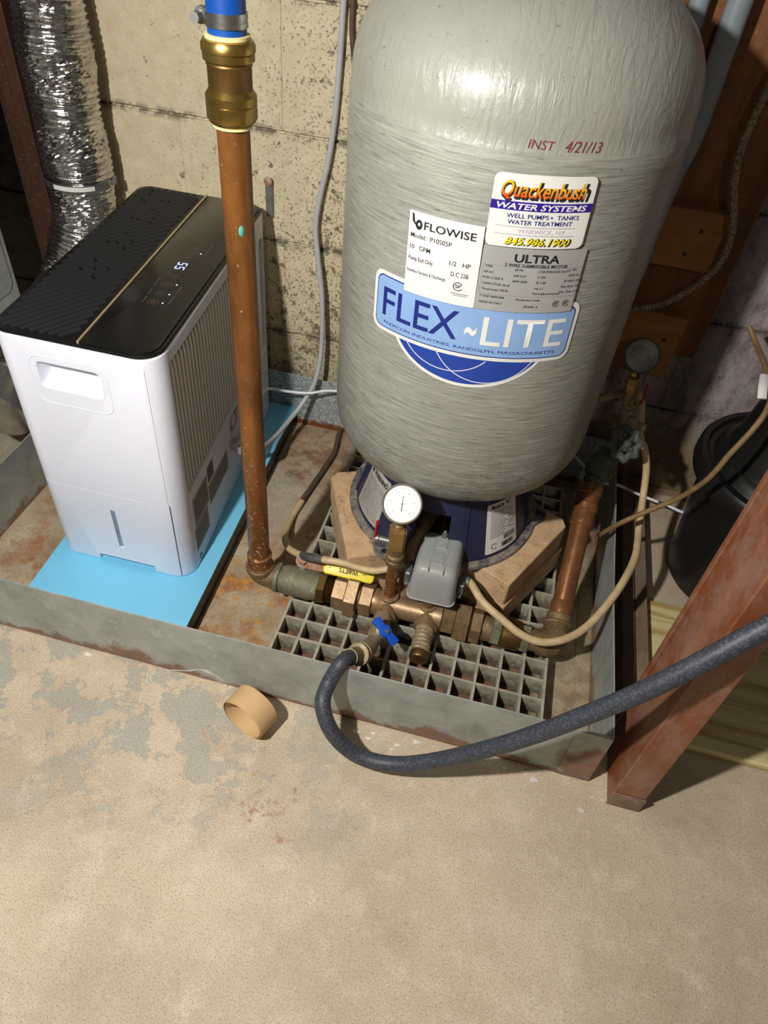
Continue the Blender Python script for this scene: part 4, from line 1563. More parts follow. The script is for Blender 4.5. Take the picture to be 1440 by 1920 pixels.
def build_plumbing():
    # --- riser
    t = thing('copper_riser', 'tall brown copper pipe rising in front of the dehumidifier', 'copper pipe', (RX, RY, 0.09))
    b = B()
    b.lathe([(0.0175, 0.095), (0.0175, 0.845)], Matrix.Translation((RX, RY, 0)), 40)
    p = part('pipe', b, 'copper', t)
    for z, sc in ((0.47, 1), ):
        b = B()
        b.lathe([(0.0, 0), (0.0032, 0.0003), (0.0022, 0.0012), (0.0, 0.0016)], axis_mx((RX + 0.0174 * math.cos(-1.05), RY + 0.0174 * math.sin(-1.05), 0.688), (0.5, -0.87, 0)) @ Matrix.Diagonal((1, 2.0, 1, 1)), 12)
        part('paint_drip', b, simple('turquoise_spot', '4FA893', 0.6), p)
    # --- elbow at its foot
    t = thing('left_elbow', 'brown copper elbow at the foot of the tall riser pipe', 'pipe elbow', (RX, RY, 0.045))
    b = B()
    b.lathe([(0.0185, 0.085), (0.0215, 0.086), (0.0215, 0.094), (0.0200, 0.096), (0.0200, 0.112), (0.0210, 0.113), (0.0210, 0.120), (0.0180, 0.122)], Matrix.Translation((RX, RY, 0)), 36)
    part('socket', b, 'copper', t)
    b = B()
    b.lathe([(0.022, 0.082), (0.0245, 0.083), (0.0245, 0.091), (0.0225, 0.093)], Matrix.Translation((RX, RY, 0)), 36)
    part('collar', b, 'bronze_dirty', t)
    b = B()
    b.tube([(RX, RY, 0.088), (RX, RY, 0.080), (RX + 0.004, AY, AZ + 0.003), (RX + 0.018, AY, AZ - 0.002), (RX + 0.034, AY, AZ)], 0.0215, 28, n=8)
    part('bend', b, 'bronze_dirty', t)

    # --- ball valve with the yellow lever
    t = thing('ball_valve', 'weathered brass ball valve with a yellow lever beside the left elbow', 'valve', (-0.25, AY, 0.045))
    b = B()
    cyl(b, -0.300, -0.292, 0.0265)
    b.lathe([(0.0225, 0), (0.0265, 0.012), (0.0275, 0.03), (0.0275, 0.055), (0.0250, 0.066), (0.024, 0.070)], axis_mx((-0.292, AY, AZ), (1, 0, 0)), 32)
    body = part('valve_body', b, 'valve_old', t)
    b = B()
    hexn(b, -0.2225, -0.208, 0.0285, roll=0.3)
    part('end_hexagon', b, 'brass_body', body)
    b = B()
    b.lathe([(0.009, 0.015), (0.009, 0.036), (0.006, 0.037), (0.006, 0.045)], axis_mx((-0.256, AY, AZ), (0, 0.55, 0.84)), 16)
    part('stem', b, 'zinc', t)
    # lever
    LM = axis_mx((-0.256, 0.782, 0.1055), (0, 0.35, 0.94)) @ Matrix.Rotation(0, 4, 'Z')
    ux = Vector((0.995, 0.02, -0.01)).normalized()
    nz = Vector((0.0, -0.58, 0.81)).normalized()
    uy = nz.cross(ux).normalized()
    nz = ux.cross(uy)
    HM = Matrix((ux, uy, nz)).transposed().to_4x4()
    HM.translation = Vector((-0.258, 0.780, 0.107))
    b = B()
    b.prism(rrect(-0.012, 0.045, -0.013, 0.013, 0.011, 5), -0.0015, 0.0015, HM, 0.0005, 1)
    part('lever_root', b, 'rust', t)
    b = B()
    b.prism(rrect(0.038, 0.128, -0.014, 0.010, 0.007, 5), -0.0028, 0.0030, HM, 0.0022, 3)
    lev = part('yellow_lever', b, 'yellow', t)
    b = B()
    hexn(b, 0, 0.007, 0.0095, d=nz, o=HM @ Vector((0, 0, 0.0015)))
    part('lever_nut', b, 'rust', t)
    bm = text_bm('WATTS', 0.0078, 0.034, 0.02)
    bmesh.ops.translate(bm, verts=bm.verts, vec=(-0.001, -0.0035, 0.0))
    bm2 = text_bm('600 WOG', 0.0028, 0.012, 0.0)
    bmesh.ops.translate(bm2, verts=bm2.verts, vec=(0.0, -0.0092, 0.0))
    bm3 = text_bm('FBV', 0.0028, 0.006, 0.0)
    bmesh.ops.translate(bm3, verts=bm3.verts, vec=(-0.028, -0.002, 0.0))
    bm4 = text_bm('T', 0.0050, 0.004, 0.0)
    bmesh.ops.translate(bm4, verts=bm4.verts, vec=(0.033, -0.004, 0.0))
    RM = HM @ Matrix.Translation((0.082, -0.002, 0.0034)) @ Matrix.Rotation(math.pi, 4, 'Z')
    part('lettering', warp(join_bm([bm, bm2, bm3, bm4]), lambda v: RM @ v), 'ink', lev, sharp=0)

    # --- left union
    def union(name, x, m, label, flip=False, sizes=None):
        xs, L = x, sizes
        t_ = thing(name, label, 'pipe union', (x, AY, 0.03))
        return t_
    t = thing('pipe_union', 'bronze hexagon union joining the yellow-lever valve to the manifold', 'pipe union', (-0.165, AY, 0.035))
    b = B()
    prof = []
    for k in range(9):
        prof += [(0.0205, 0.0016 * k), (0.0222, 0.0016 * k + 0.0008)]
    b.lathe(prof, axis_mx((-0.2078, AY, AZ), (1, 0, 0)), 28)
    part('thread', b, 'brass_body', t)
    b = B()
    hexn(b, -0.194, -0.171, 0.0300, roll=0.52)
    part('small_hexagon', b, 'bronze', t)
    b = B()
    hexn(b, -0.171, -0.150, 0.0375, roll=0.52)
    part('large_hexagon', b, 'bronze', t)
    b = B()
    cyl(b, -0.150, -0.146, 0.024)
    part('seat_ring', b, 'bronze_dirty', t)
    b = B()
    hexn(b, -0.1455, -0.124, 0.0295, roll=0.52)
    part('end_hexagon', b, 'bronze', t)

    # --- manifold (tank tee)
    t = thing('tank_tee', 'long bronze tank tee under the grey pressure switch', 'pipe tee', (-0.06, AY, 0.04))
    b = B()
    b.lathe([(0.0225, 0), (0.0235, 0.006), (0.0215, 0.012), (0.0205, 0.03), (0.0205, 0.095), (0.0225, 0.104), (0.0245, 0.110), (0.0245, 0.121)], axis_mx((-0.124, AY, AZ), (1, 0, 0)), 36)
    body = part('tee_body', b, 'bronze', t)
    for o, d, r, L in (((-0.097, AY, AZ), (0, 0, 1), 0.0135, 0.027), ((-0.030, AY, AZ), (0, 0, 1), 0.0125, 0.026), ((-0.097, AY, AZ), (0.02, -1, 0.0), 0.0165, 0.030), ((-0.026, AY, AZ), (0, -1, -0.1), 0.0185, 0.030), ((-0.077, AY, AZ), (0, 1, 0.25), 0.0165, 0.040)):
        b = B()
        b.lathe([(r, 0), (r, L - 0.006), (r + 0.0025, L - 0.005), (r + 0.0025, L - 0.0006), (r + 0.0015, L)], axis_mx(o, d), 24)
        part('port_boss', b, 'bronze', t)
    # tank connection rising to the tank behind
    b = B()
    b.tube([(-0.077, AY + 0.038, 0.080), (-0.077, AY + 0.044, 0.12), (-0.074, AY + 0.052, 0.165), (-0.066, AY + 0.085, 0.19), (TX, TY - 0.05, 0.2), (TX, TY, 0.205)], 0.012, 20)
    part('tank_branch', b, 'bronze_dirty', t)

    # --- capped stub, wrapped in tape
    t = thing('capped_stub', 'short pipe stub wrapped in pale tape with a round brass end', 'pipe plug', (-0.025, 0.705, 0.045))
    d = Vector((0.02, -1, -0.10))
    b = B()
    prof = [(0.0145, 0)]
    for k in range(6):
        prof += [(0.0150, 0.004 + k * 0.0075), (0.0162, 0.007 + k * 0.0075), (0.0150, 0.0105 + k * 0.0075)]
    b.lathe(prof, axis_mx((-0.026, AY - 0.027, AZ - 0.003), d, 0.4), 28, fn=lambda a, z: 1 + 0.03 * math.sin(3 * a + z * 200))
    part('taped_pipe', b, 'drain_brass', t)
    b = B()
    b.lathe([(0.0158, 0), (0.0162, 0.002), (0.0162, 0.010), (0.0150, 0.0125), (0.0, 0.0130)], axis_mx(Vector((-0.026, AY - 0.027, AZ - 0.003)) + d.normalized() * 0.0505, d), 28)
    part('end_cap', b, 'brass_body', t)

    # --- right union and valve body
    t = thing('right_pipe_union', 'dirty bronze hexagon union right of the tank tee', 'pipe union', (0.03, AY, 0.035))
    b = B()
    hexn(b, -0.002, 0.020, 0.0265, roll=0.2)
    part('small_hexagon', b, 'bronze_dirty', t)
    b = B()
    hexn(b, 0.020, 0.045, 0.0345, roll=0.2)
    part('large_hexagon', b, 'bronze_dirty', t)
    b = B()
    hexn(b, 0.0475, 0.066, 0.0300, roll=0.45)
    part('end_hexagon', b, 'bronze_dirty', t)
    b = B()
    cyl(b, 0.045, 0.0475, 0.022)
    cyl(b, 0.066, 0.083, 0.0215)
    part('nipple', b, 'bronze_dirty', t)
    t = thing('check_valve', 'round dull brass check valve lying on the grate left of the right elbow', 'valve', (0.115, AY, 0.04))
    b = B()
    hexn(b, 0.083, 0.099, 0.0265, roll=0.1)
    part('left_hexagon', b, 'valve_old', t)
    b = B()
    b.lathe([(0.0235, 0), (0.0260, 0.003), (0.0260, 0.030), (0.0240, 0.034)], axis_mx((0.099, AY, AZ), (1, 0, 0)), 32)
    part('valve_barrel', b, 'brass_body', t)
    b = B()
    hexn(b, 0.133, 0.148, 0.0250, roll=0.3)
    part('right_hexagon', b, 'valve_old', t)

    # --- right elbow and leaning copper pipe
    t = thing('right_elbow', 'brown copper elbow below the leaning copper pipe', 'pipe elbow', (0.19, 0.785, 0.035))
    P0 = Vector((0.193, 0.800, 0.068))
    P1 = Vector((0.203, 1.030, 0.222))
    dd = (P1 - P0).normalized()
    b = B()
    b.lathe([(0.0195, 0), (0.0195, 0.022)], axis_mx((0.148, AY, AZ), (1, 0, 0)), 28)
    b.tube([(0.164, AY, AZ), (0.180, AY + 0.002, AZ - 0.001), (0.190, AY + 0.014, AZ + 0.001), P0 + dd * 0.004], 0.0235, 28)
    part('bend', b, 'bronze_dirty', t)
    b = B()
    b.lathe([(0.0245, 0), (0.0258, 0.002), (0.0258, 0.009), (0.0225, 0.011), (0.0215, 0.022), (0.0190, 0.024)], axis_mx(P0 + dd * 0.001, dd), 32)
    part('socket', b, 'bronze_dirty', t)
    t = thing('right_copper_pipe', 'leaning red-brown copper pipe running up behind the right side of the tank', 'copper pipe', (0.2, 0.85, 0.06))
    b = B()
    b.lathe([(0.0175, 0.02), (0.0175, 0.235)], axis_mx(P0, dd), 36)
    part('pipe', b, 'copper_red', t)
    b = B()
    b.lathe([(0.0175, 0.023), (0.0192, 0.024), (0.0192, 0.045), (0.0178, 0.047)], axis_mx(P0, dd), 32)
    part('lower_coupling', b, 'copper_red', t)
    b = B()
    b.lathe([(0.0178, 0.185), (0.0200, 0.187), (0.0205, 0.192), (0.0195, 0.197), (0.0195, 0.212), (0.0215, 0.214), (0.0220, 0.225), (0.0200, 0.228)], axis_mx(P0, dd), 32)
    part('upper_coupling', b, 'copper_red', t)
    b = B()
    b.lathe([(0.0200, 0.228), (0.0205, 0.243), (0.0225, 0.245), (0.0225, 0.262), (0.0180, 0.264)], axis_mx(P0, dd), 32)
    part('reducing_socket', b, 'copper_red', t)

    # --- gate valve
    t = thing('gate_valve', 'green-stained bronze gate valve with a wavy round handwheel behind the tank', 'valve', (0.21, 1.05, 0.22))
    V0 = P0 + dd * 0.262
    V1 = py(1143, 850, 1.085)
    vd = (V1 - V0)
    b = B()
    b.lathe([(0.016, 0), (0.018, 0.01), (0.015, 0.016), (0.023, 0.024), (0.026, 0.034), (0.026, 0.052), (0.022, 0.060), (0.020, 0.075)], axis_mx(V0, vd), 28)
    body = part('valve_body', b, 'verdigris', t)
    wc = py(1172, 832, 1.035)
    mid = V0 + vd.normalized() * 0.045
    sd = (wc - mid)
    b = B()
    b.lathe([(0.016, 0.015), (0.018, 0.022), (0.014, 0.028), (0.012, 0.036), (0.008, 0.038), (0.006, sd.length)], axis_mx(mid, sd), 20)
    part('bonnet', b, 'verdigris', t)
    wm = axis_mx(wc, Vector((0.22, -0.75, 0.62)))
    b = B()
    n = 60
    rings = []
    for k in range(n):
        a = 2 * math.pi * k / n
        R = 0.0235 + 0.0030 * math.cos(8 * a)
        c = Vector((R * math.cos(a), R * math.sin(a), 0))
        rad = Vector((math.cos(a), math.sin(a), 0))
        rings.append([wm @ (c + rad * (0.0078 * math.cos(q * math.pi / 4)) + Vector((0, 0, 0.0065 * math.sin(q * math.pi / 4)))) for q in range(8)])
    b.face_strip(rings + [rings[0]], True)
    wheel = part('handwheel', b, 'dark_iron', t)
    for k in range(4):
        a = math.pi / 4 + k * math.pi / 2
        bb = B()
        bb.tube([wm @ Vector((0.004 * math.cos(a), 0.004 * math.sin(a), 0.004)), wm @ Vector((0.027 * math.cos(a), 0.027 * math.sin(a), 0))], 0.004, 8, smooth=False)
        part('spoke', bb, 'dark_iron', wheel)
    bb = B()
    bb.lathe([(0.013, -0.004), (0.013, 0.003), (0.008, 0.007), (0.006, 0.011), (0.0, 0.012)], wm, 16)
    part('hub', bb, 'dark_iron', wheel)

    # --- rear gauge stack
    t = thing('rear_gauge_stack', 'rear pressure gauge on a brass nipple with a red lever, before the right wall', 'pressure gauge', (0.23, 1.10, 0.28))
    G = [V1, py(1170, 800, 1.105), py(1176, 770, 1.112), py(1183, 738, 1.12), py(1190, 702, 1.125)]
    b = B()
    b.tube([V0 + vd.normalized() * 0.05, G[0], G[1]], 0.013, 18)
    part('lower_tee', b, 'drain_brass', t)
    b = B()
    b.tube([G[1], G[2], G[3]], 0.0105, 18)
    part('brass_nipple', b, 'drain_brass', t)
    for q in (G[1], G[2]):
        b = B()
        b.lathe([(0.011, -0.004), (0.0145, -0.003), (0.0145, 0.003), (0.011, 0.004)], axis_mx(q, G[3] - G[1]), 20)
        part('coupling_ring', b, 'drain_brass', t)
    b = B()
    gd = (G[4] - G[3]).normalized()
    hexn(b, 0, (G[4] - G[3]).length * 0.85, 0.0135, d=gd, o=G[3])
    part('brass_adapter', b, 'brass_tan', t)
    b = B()
    hexn(b, 0, 0.012, 0.0085, d=gd, o=G[4] - gd * 0.004)
    part('gauge_neck', b, 'brass_new', t)
    # side stub with hose barb
    s0 = py(1180, 792, 1.10)
    s1 = py(1209, 803, 1.085)
    b = B()
    b.lathe([(0.012, 0), (0.012, 0.010), (0.009, 0.012), (0.007, 0.016), (0.007, (s1 - s0).length), (0.005, (s1 - s0).length + 0.001)], axis_mx(s0, s1 - s0), 18)
    part('side_barb', b, 'drain_brass', t)
    # small lever valve
    s0 = py(1184, 755, 1.11)
    s1 = py(1200, 757, 1.09)
    b = B()
    b.lathe([(0.008, 0), (0.008, 0.010), (0.005, 0.012), (0.005, (s1 - s0).length + 0.003)], axis_mx(s0, s1 - s0), 14)
    part('cock_stem', b, 'drain_brass', t)
    b = B()
    b.tube([py(1199, 757, 1.088), py(1206, 748, 1.086), py(1214, 722, 1.086)], 0.0038, 10, flat=0.45)
    part('red_lever', b, 'red', t)
    gc = py(1204, 667, 1.118)
    gdir = (Vector((0, 0, CAMZ)) - gc)
    gdir = Vector((gdir.x * 0.75, gdir.y, gdir.z * 0.8))
    gauge(gc, gdir, 0.0295, t, 'dial_dirty', 'dark_iron', False)

    # --- front gauge stack on the tee
    gx, gy = -0.0975, AY
    t = thing('front_gauge_stack', 'front pressure gauge with bright white dial above a small red lever', 'pressure gauge', (gx, gy, 0.095))
    b = B()
    b.lathe([(0.0095, 0.090), (0.0095, 0.180)], Matrix.Translation((gx, gy, 0)), 24)
    part('copper_nipple', b, 'copper', t)
    b = B()
    b.lathe([(0.0105, 0.176), (0.0135, 0.178), (0.0140, 0.188), (0.0120, 0.190), (0.0150, 0.193), (0.0150, 0.200), (0.0118, 0.203), (0.0118, 0.216)], Matrix.Translation((gx, gy, 0)), 24)
    part('brass_fitting', b, 'bronze_dirty', t)
    b = B()
    b.box(-0.0125, 0.0125, -0.0125, 0.0125, 0.214, 0.262, 0.0035, Matrix.Translation((gx, gy, 0)) @ Matrix.Rotation(0.25, 4, 'Z'), 2)
    part('square_body', b, 'brass_tan', t)
    b = B()
    b.lathe([(0.0085, 0.261), (0.0085, 0.268), (0.0070, 0.269), (0.0070, 0.292)], Matrix.Translation((gx, gy, 0)), 18)
    part('gauge_neck', b, 'bronze', t)
    b = B()
    b.lathe([(0.0055, 0), (0.0055, 0.020), (0.008, 0.021), (0.008, 0.026)], axis_mx((gx - 0.008, gy, 0.226), (-1, 0, 0)), 14)
    part('lever_stem', b, 'zinc', t)
    b = B()
    b.tube([(gx - 0.033, gy + 0.002, 0.216), (gx - 0.034, gy, 0.235), (gx - 0.033, gy - 0.001, 0.262)], 0.0055, 12, flat=0.5)
    part('red_lever', b, 'red', t)
    gc = Vector((gx + 0.001, gy - 0.004, 0.3145))
    gdir = (Vector((0, 0, CAMZ)) - gc)
    gauge(gc, gdir, 0.0305, t, 'dial', 'bezel', True)

    # --- drain cock with the blue handle
    t = thing('drain_cock', 'pale scaled brass drain cock with a blue handle feeding the black hose', 'valve', (-0.092, 0.70, 0.05))
    C0, C1, C2, C3 = Vector((-0.0985, AY - 0.030, AZ + 0.003)), Vector((-0.099, 0.688, 0.080)), Vector((-0.103, 0.655, 0.090)), Vector((-0.110, 0.626, 0.106))
    b = B()
    b.lathe([(0.0150, 0), (0.0165, 0.002), (0.0165, 0.009), (0.0130, 0.011)], axis_mx(C0 + Vector((0, 0.004, 0)), C1 - C0), 6)
    part('inlet_hexagon', b, 'bronze', t)
    b = B()
    b.tube([C0, C1, C2, C3 + (C3 - C2) * 0.2], lambda s: 0.0135 + 0.002 * math.sin(s * 9), 20)
    part('cock_body', b, 'drain_brass', t)
    hs = Vector((0.45, -0.45, 0.77)).normalized()
    b = B()
    b.lathe([(0.011, 0), (0.011, 0.013), (0.007, 0.015), (0.006, 0.026)], axis_mx(C1 + Vector((0.002, 0.002, 0.004)), hs), 16)
    part('stem', b, 'drain_brass', t)
    hc = C1 + Vector((0.002, 0.002, 0.004)) + hs * 0.022
    hm = axis_mx(hc, hs, 1.8)
    b = B()
    b.lathe([(0.0, -0.001), (0.010, 0.0), (0.011, 0.004), (0.009, 0.009), (0.0, 0.010)], hm, 16)
    hub = part('blue_handle', b, 'handle_blue', t)
    for k in range(2):
        a = k * math.pi + 0.2
        bb = B()
        pl = [(0.006, -0.006), (0.024, -0.010), (0.027, -0.002), (0.026, 0.006), (0.006, 0.006)]
        bb.prism(pl, 0.001, 0.008, hm @ Matrix.Rotation(a, 4, 'Z'), 0.0012, 2)
        part('wing', bb, 'handle_blue', hub)
    bb = B()
    bb.lathe([(0.0035, 0.010), (0.0035, 0.013), (0.0, 0.0135)], hm, 10)
    part('handle_screw', bb, 'zinc', hub)

    # --- hose with its coupling
    t = thing('rubber_hose', 'thick black rubber hose looping over the pan front and past the brown post', 'hose', (-0.05, 0.5, 0.02))
    H0 = C3
    H1 = Vector((-0.126, 0.588, 0.140))
    hd = H1 - H0
    b = B()
    b.lathe([(0.0165, 0), (0.0180, 0.001), (0.0180, 0.004), (0.0165, 0.005), (0.0172, 0.007), (0.0172, 0.010), (0.0182, 0.011), (0.0182, 0.015), (0.0130, 0.017)], axis_mx(H0, hd), 28)
    part('coupling_nut', b, 'drain_brass', t)
    b = B()
    b.lathe([(0.0125, 0.016), (0.0128, 0.040), (0.0135, 0.041), (0.0135, 0.043)], axis_mx(H0, hd), 24)
    part('crimp_sleeve', b, 'drain_brass', t)
    pts = [H0 + hd.normalized() * 0.038, H1 + Vector((-0.004, -0.012, 0.003)), py(617, 1280, 0.553), py(605, 1320, 0.523), py(622, 1372, 0.500), py(668, 1415, 0.492), py(730, 1432, 0.492), py(800, 1429, 0.495), py(900, 1408, 0.498), py(1000, 1378, 0.500), py(1100, 1340, 0.502), py(1200, 1299, 0.505), py(1300, 1250, 0.515), py(1400, 1196, 0.53), py(1470, 1158, 0.545), py(1600, 1080, 0.60)]
    b = B()
    b.tube(pts, 0.0118, 24, n=10)
    part('hose_body', b, 'hose', t)


def gauge(c, d, r, parent, dial, bez, marks):
    mx = axis_mx(c, d)
    b = B()
    b.lathe([(r * 0.86, -0.024), (r * 0.97, -0.022), (r * 0.97, -0.004), (r, -0.003), (r, 0.003), (r * 0.95, 0.005), (r * 0.90, 0.004), (r * 0.88, 0.001)], mx, 48, True, False)
    part('gauge_case', b, bez, parent)
    b = B()
    b.lathe([(r * 0.89, 0.0015), (r * 0.89, 0.0022)], mx, 48)
    dl = part('gauge_dial', b, dial, parent)
    if marks:
        # local frame with 'up' on the dial pointing up in the world
        z = Vector(d).normalized()
        up = (Vector((0, 0, 1)) - z * z.z).normalized()
        xr = up.cross(z).normalized()
        G = Matrix((xr, up, z)).transposed().to_4x4()
        G.translation = c + z * 0.0026
        b = B()
        for k in range(31):
            a = math.radians(225 - k * 9)
            L = 0.0030 if k % 5 == 0 else 0.0016
            bm_ = G @ Matrix.Rotation(a, 4, 'Z')
            b.box(r * 0.80 - L, r * 0.80, -0.00018, 0.00018, 0, 0.0002, 0, bm_)
        part('dial_ticks', b, 'ink_grey', dl)
        b = B()
        b.box(-0.0007, 0.0007, -0.011, -0.002, 0, 0.0006, 0, G)
        b.box(-0.0004, 0.0004, 0.0, 0.012, 0, 0.0006, 0, G)
        b.lathe([(0.0016, 0), (0.0014, 0.0009)], G, 12)
        part('needle', b, 'ink_grey', dl)
        bms = []
        for k, s in enumerate(('0', '20', '40', '60', '80', '100')):
            a = math.radians(225 - k * 54)
            bm = text_bm(s, 0.0026, None, 0)
            bmesh.ops.translate(bm, verts=bm.verts, vec=(math.cos(a) * r * 0.60, math.sin(a) * r * 0.60 - 0.001, 0))
            bms.append(bm)
        part('dial_numbers', warp(join_bm(bms), lambda v: G @ v), 'ink_faint', dl, sharp=0)


build_plumbing()


# ------------------------------------------------------------------ push coupling, blue pipe, clamp on the riser top
def build_coupling():
    mx = Matrix.Translation((RX, RY, 0))
    t = thing('push_fit_coupling', 'brass push-fit coupling on top of the tall copper pipe', 'pipe coupling', (RX, RY, 0.80))
    zb = 0.792
    b = B()
    b.lathe([(0.0185, zb), (0.0210, zb + 0.001), (0.0210, zb + 0.004)], mx, 40)
    part('release_ring', b, 'cream_plastic', t)
    b = B()
    b.lathe([(0.0205, zb + 0.003), (0.0240, zb + 0.006), (0.0262, zb + 0.010), (0.0262, zb + 0.022), (0.0255, zb + 0.0228), (0.0262, zb + 0.0236), (0.0262, zb + 0.031), (0.0225, zb + 0.036)], mx, 48)
    part('lower_collar', b, 'brass_new', t)
    b = B()
    b.lathe([(0.0222, zb + 0.034), (0.0222, zb + 0.056), (0.0232, zb + 0.058), (0.0225, zb + 0.061)], mx, 48)
    part('middle_barrel', b, 'brass_body', t)
    b = B()
    b.lathe([(0.0232, zb + 0.060), (0.0258, zb + 0.062), (0.0258, zb + 0.068), (0.0250, zb + 0.069), (0.0268, zb + 0.0695), (0.0268, zb + 0.075), (0.0245, zb + 0.079), (0.0210, zb + 0.080)], mx, 48)
    part('upper_collar', b, 'brass_new', t)
    b = B()
    b.lathe([(0.0210, zb + 0.079), (0.0222, zb + 0.080), (0.0222, zb + 0.083), (0.0195, zb + 0.0835)], mx, 40)
    part('release_ring', b, 'cream_plastic', t)
    b = B()
    b.lathe([(0.0190, zb + 0.079), (0.0190, 1.75)], mx, 40)
    o = part('blue_pipe', b, 'blue_pex')
    tag(o, 'bright blue plastic pipe coming down into the brass coupling', 'plastic pipe')
    t = thing('hose_clamp', 'stainless worm-drive clamp around the blue plastic pipe', 'hose clamp', (RX, RY, 0.90))
    zc = 0.8815
    b = B()
    b.lathe([(0.0192, zc), (0.0206, zc), (0.0206, zc + 0.0045), (0.0200, zc + 0.005), (0.0200, zc + 0.0065), (0.0206, zc + 0.007), (0.0206, zc + 0.012), (0.0192, zc + 0.012)], mx, 48)
    part('band', b, 'steel', t)
    b = B()
    b.box(-0.030, -0.020, -0.006, 0.008, zc - 0.001, zc + 0.013, 0.002, mx)
    b.lathe([(0.005, 0), (0.005, 0.012), (0.004, 0.013)], axis_mx((RX - 0.026, RY - 0.016, zc + 0.006), (0, 1, 0)), 8)
    part('screw_housing', b, 'zinc', t)


build_coupling()


# ------------------------------------------------------------------ pressure switch
def build_switch():
    cx, cy = -0.028, 0.790
    t = thing('pressure_switch', 'grey box-shaped pressure switch mounted on the bronze tank tee', 'pressure switch', (cx, cy, 0.10))
    b = B()
    b.lathe([(0.0100, 0.095), (0.0100, 0.122), (0.013, 0.123), (0.013, 0.128)], Matrix.Translation((-0.030, AY, 0)), 18)
    part('mounting_nipple', b, 'bronze_dirty', t)
    b = B()
    b.prism(rrect(cx - 0.041, cx + 0.041, cy - 0.053, cy + 0.053, 0.012, 5), 0.1265, 0.1295, None, 0.0008, 1)
    part('base_plate', b, 'switch', t)
    # cover: drafted box with generous top rounding
    b = B()
    rings = []
    prof = [(0.0395, 0.0515, 0.1296), (0.0390, 0.0510, 0.136), (0.0365, 0.0485, 0.176), (0.0345, 0.0465, 0.187), (0.0310, 0.0430, 0.1935), (0.0260, 0.0380, 0.1965), (0.0180, 0.0300, 0.1975)]
    for hx, hy, z in prof:
        rings.append([Vector((p[0], p[1], z)) for p in rrect(cx - hx, cx + hx, cy - hy, cy + hy, min(0.014, hx * 0.4), 6)])
    b.face_strip(rings, True, True, True)
    cover = part('cover', b, 'switch', t, sharp=50)
    b = B()
    for x in (-0.012, 0.012):
        b.box(cx + x - 0.0006, cx + x + 0.0006, cy - 0.046, cy + 0.040, 0.1945, 0.1982)
    for y0, y1 in ((-0.030, -0.004), (0.006, 0.030)):
        b.box(cx - 0.009, cx + 0.009, cy + y0, cy + y1, 0.197, 0.1986, 0.0006)
    part('embossed_lines', b, 'switch', cover)
    b = B()
    hexn(b, 0, 0.008, 0.006, d=(0, 0, 1), o=(cx, cy + 0.036, 0.196))
    b.lathe([(0.003, 0.0), (0.003, 0.013), (0.002, 0.014)], axis_mx((cx, cy + 0.036, 0.196), (0, 0, 1)), 10)
    part('cover_nut', b, 'zinc', t)
    for sx in (-1, 1):
        b = B()
        mxx = Matrix.Translation((cx + sx * 0.045, cy - 0.012, 0.140))
        b.box(-0.005, 0.005, -0.012, 0.012, -0.012, 0.014, 0.002, mxx)
        b.lathe([(0.004, 0), (0.004, 0.006), (0.003, 0.007)], axis_mx((cx + sx * 0.045, cy - 0.020, 0.128), (0, -1, 0)), 10)
        b.lathe([(0.009, 0), (0.010, 0.003), (0.009, 0.010)], axis_mx((cx + sx * 0.046, cy - 0.002, 0.142), (sx, 0, 0)), 16)
        part('cable_clamp', b, 'zinc', t)
    return cx, cy


SWX, SWY = build_switch()


# ------------------------------------------------------------------ cables, cord, tube
def cable(name, pts, r, m, label, cat='cable', n=10, seg=14):
    b = B()
    b.tube(pts, r, seg, n=n)
    o = part(name, b, m)
    tag(o, label, cat)
    return o


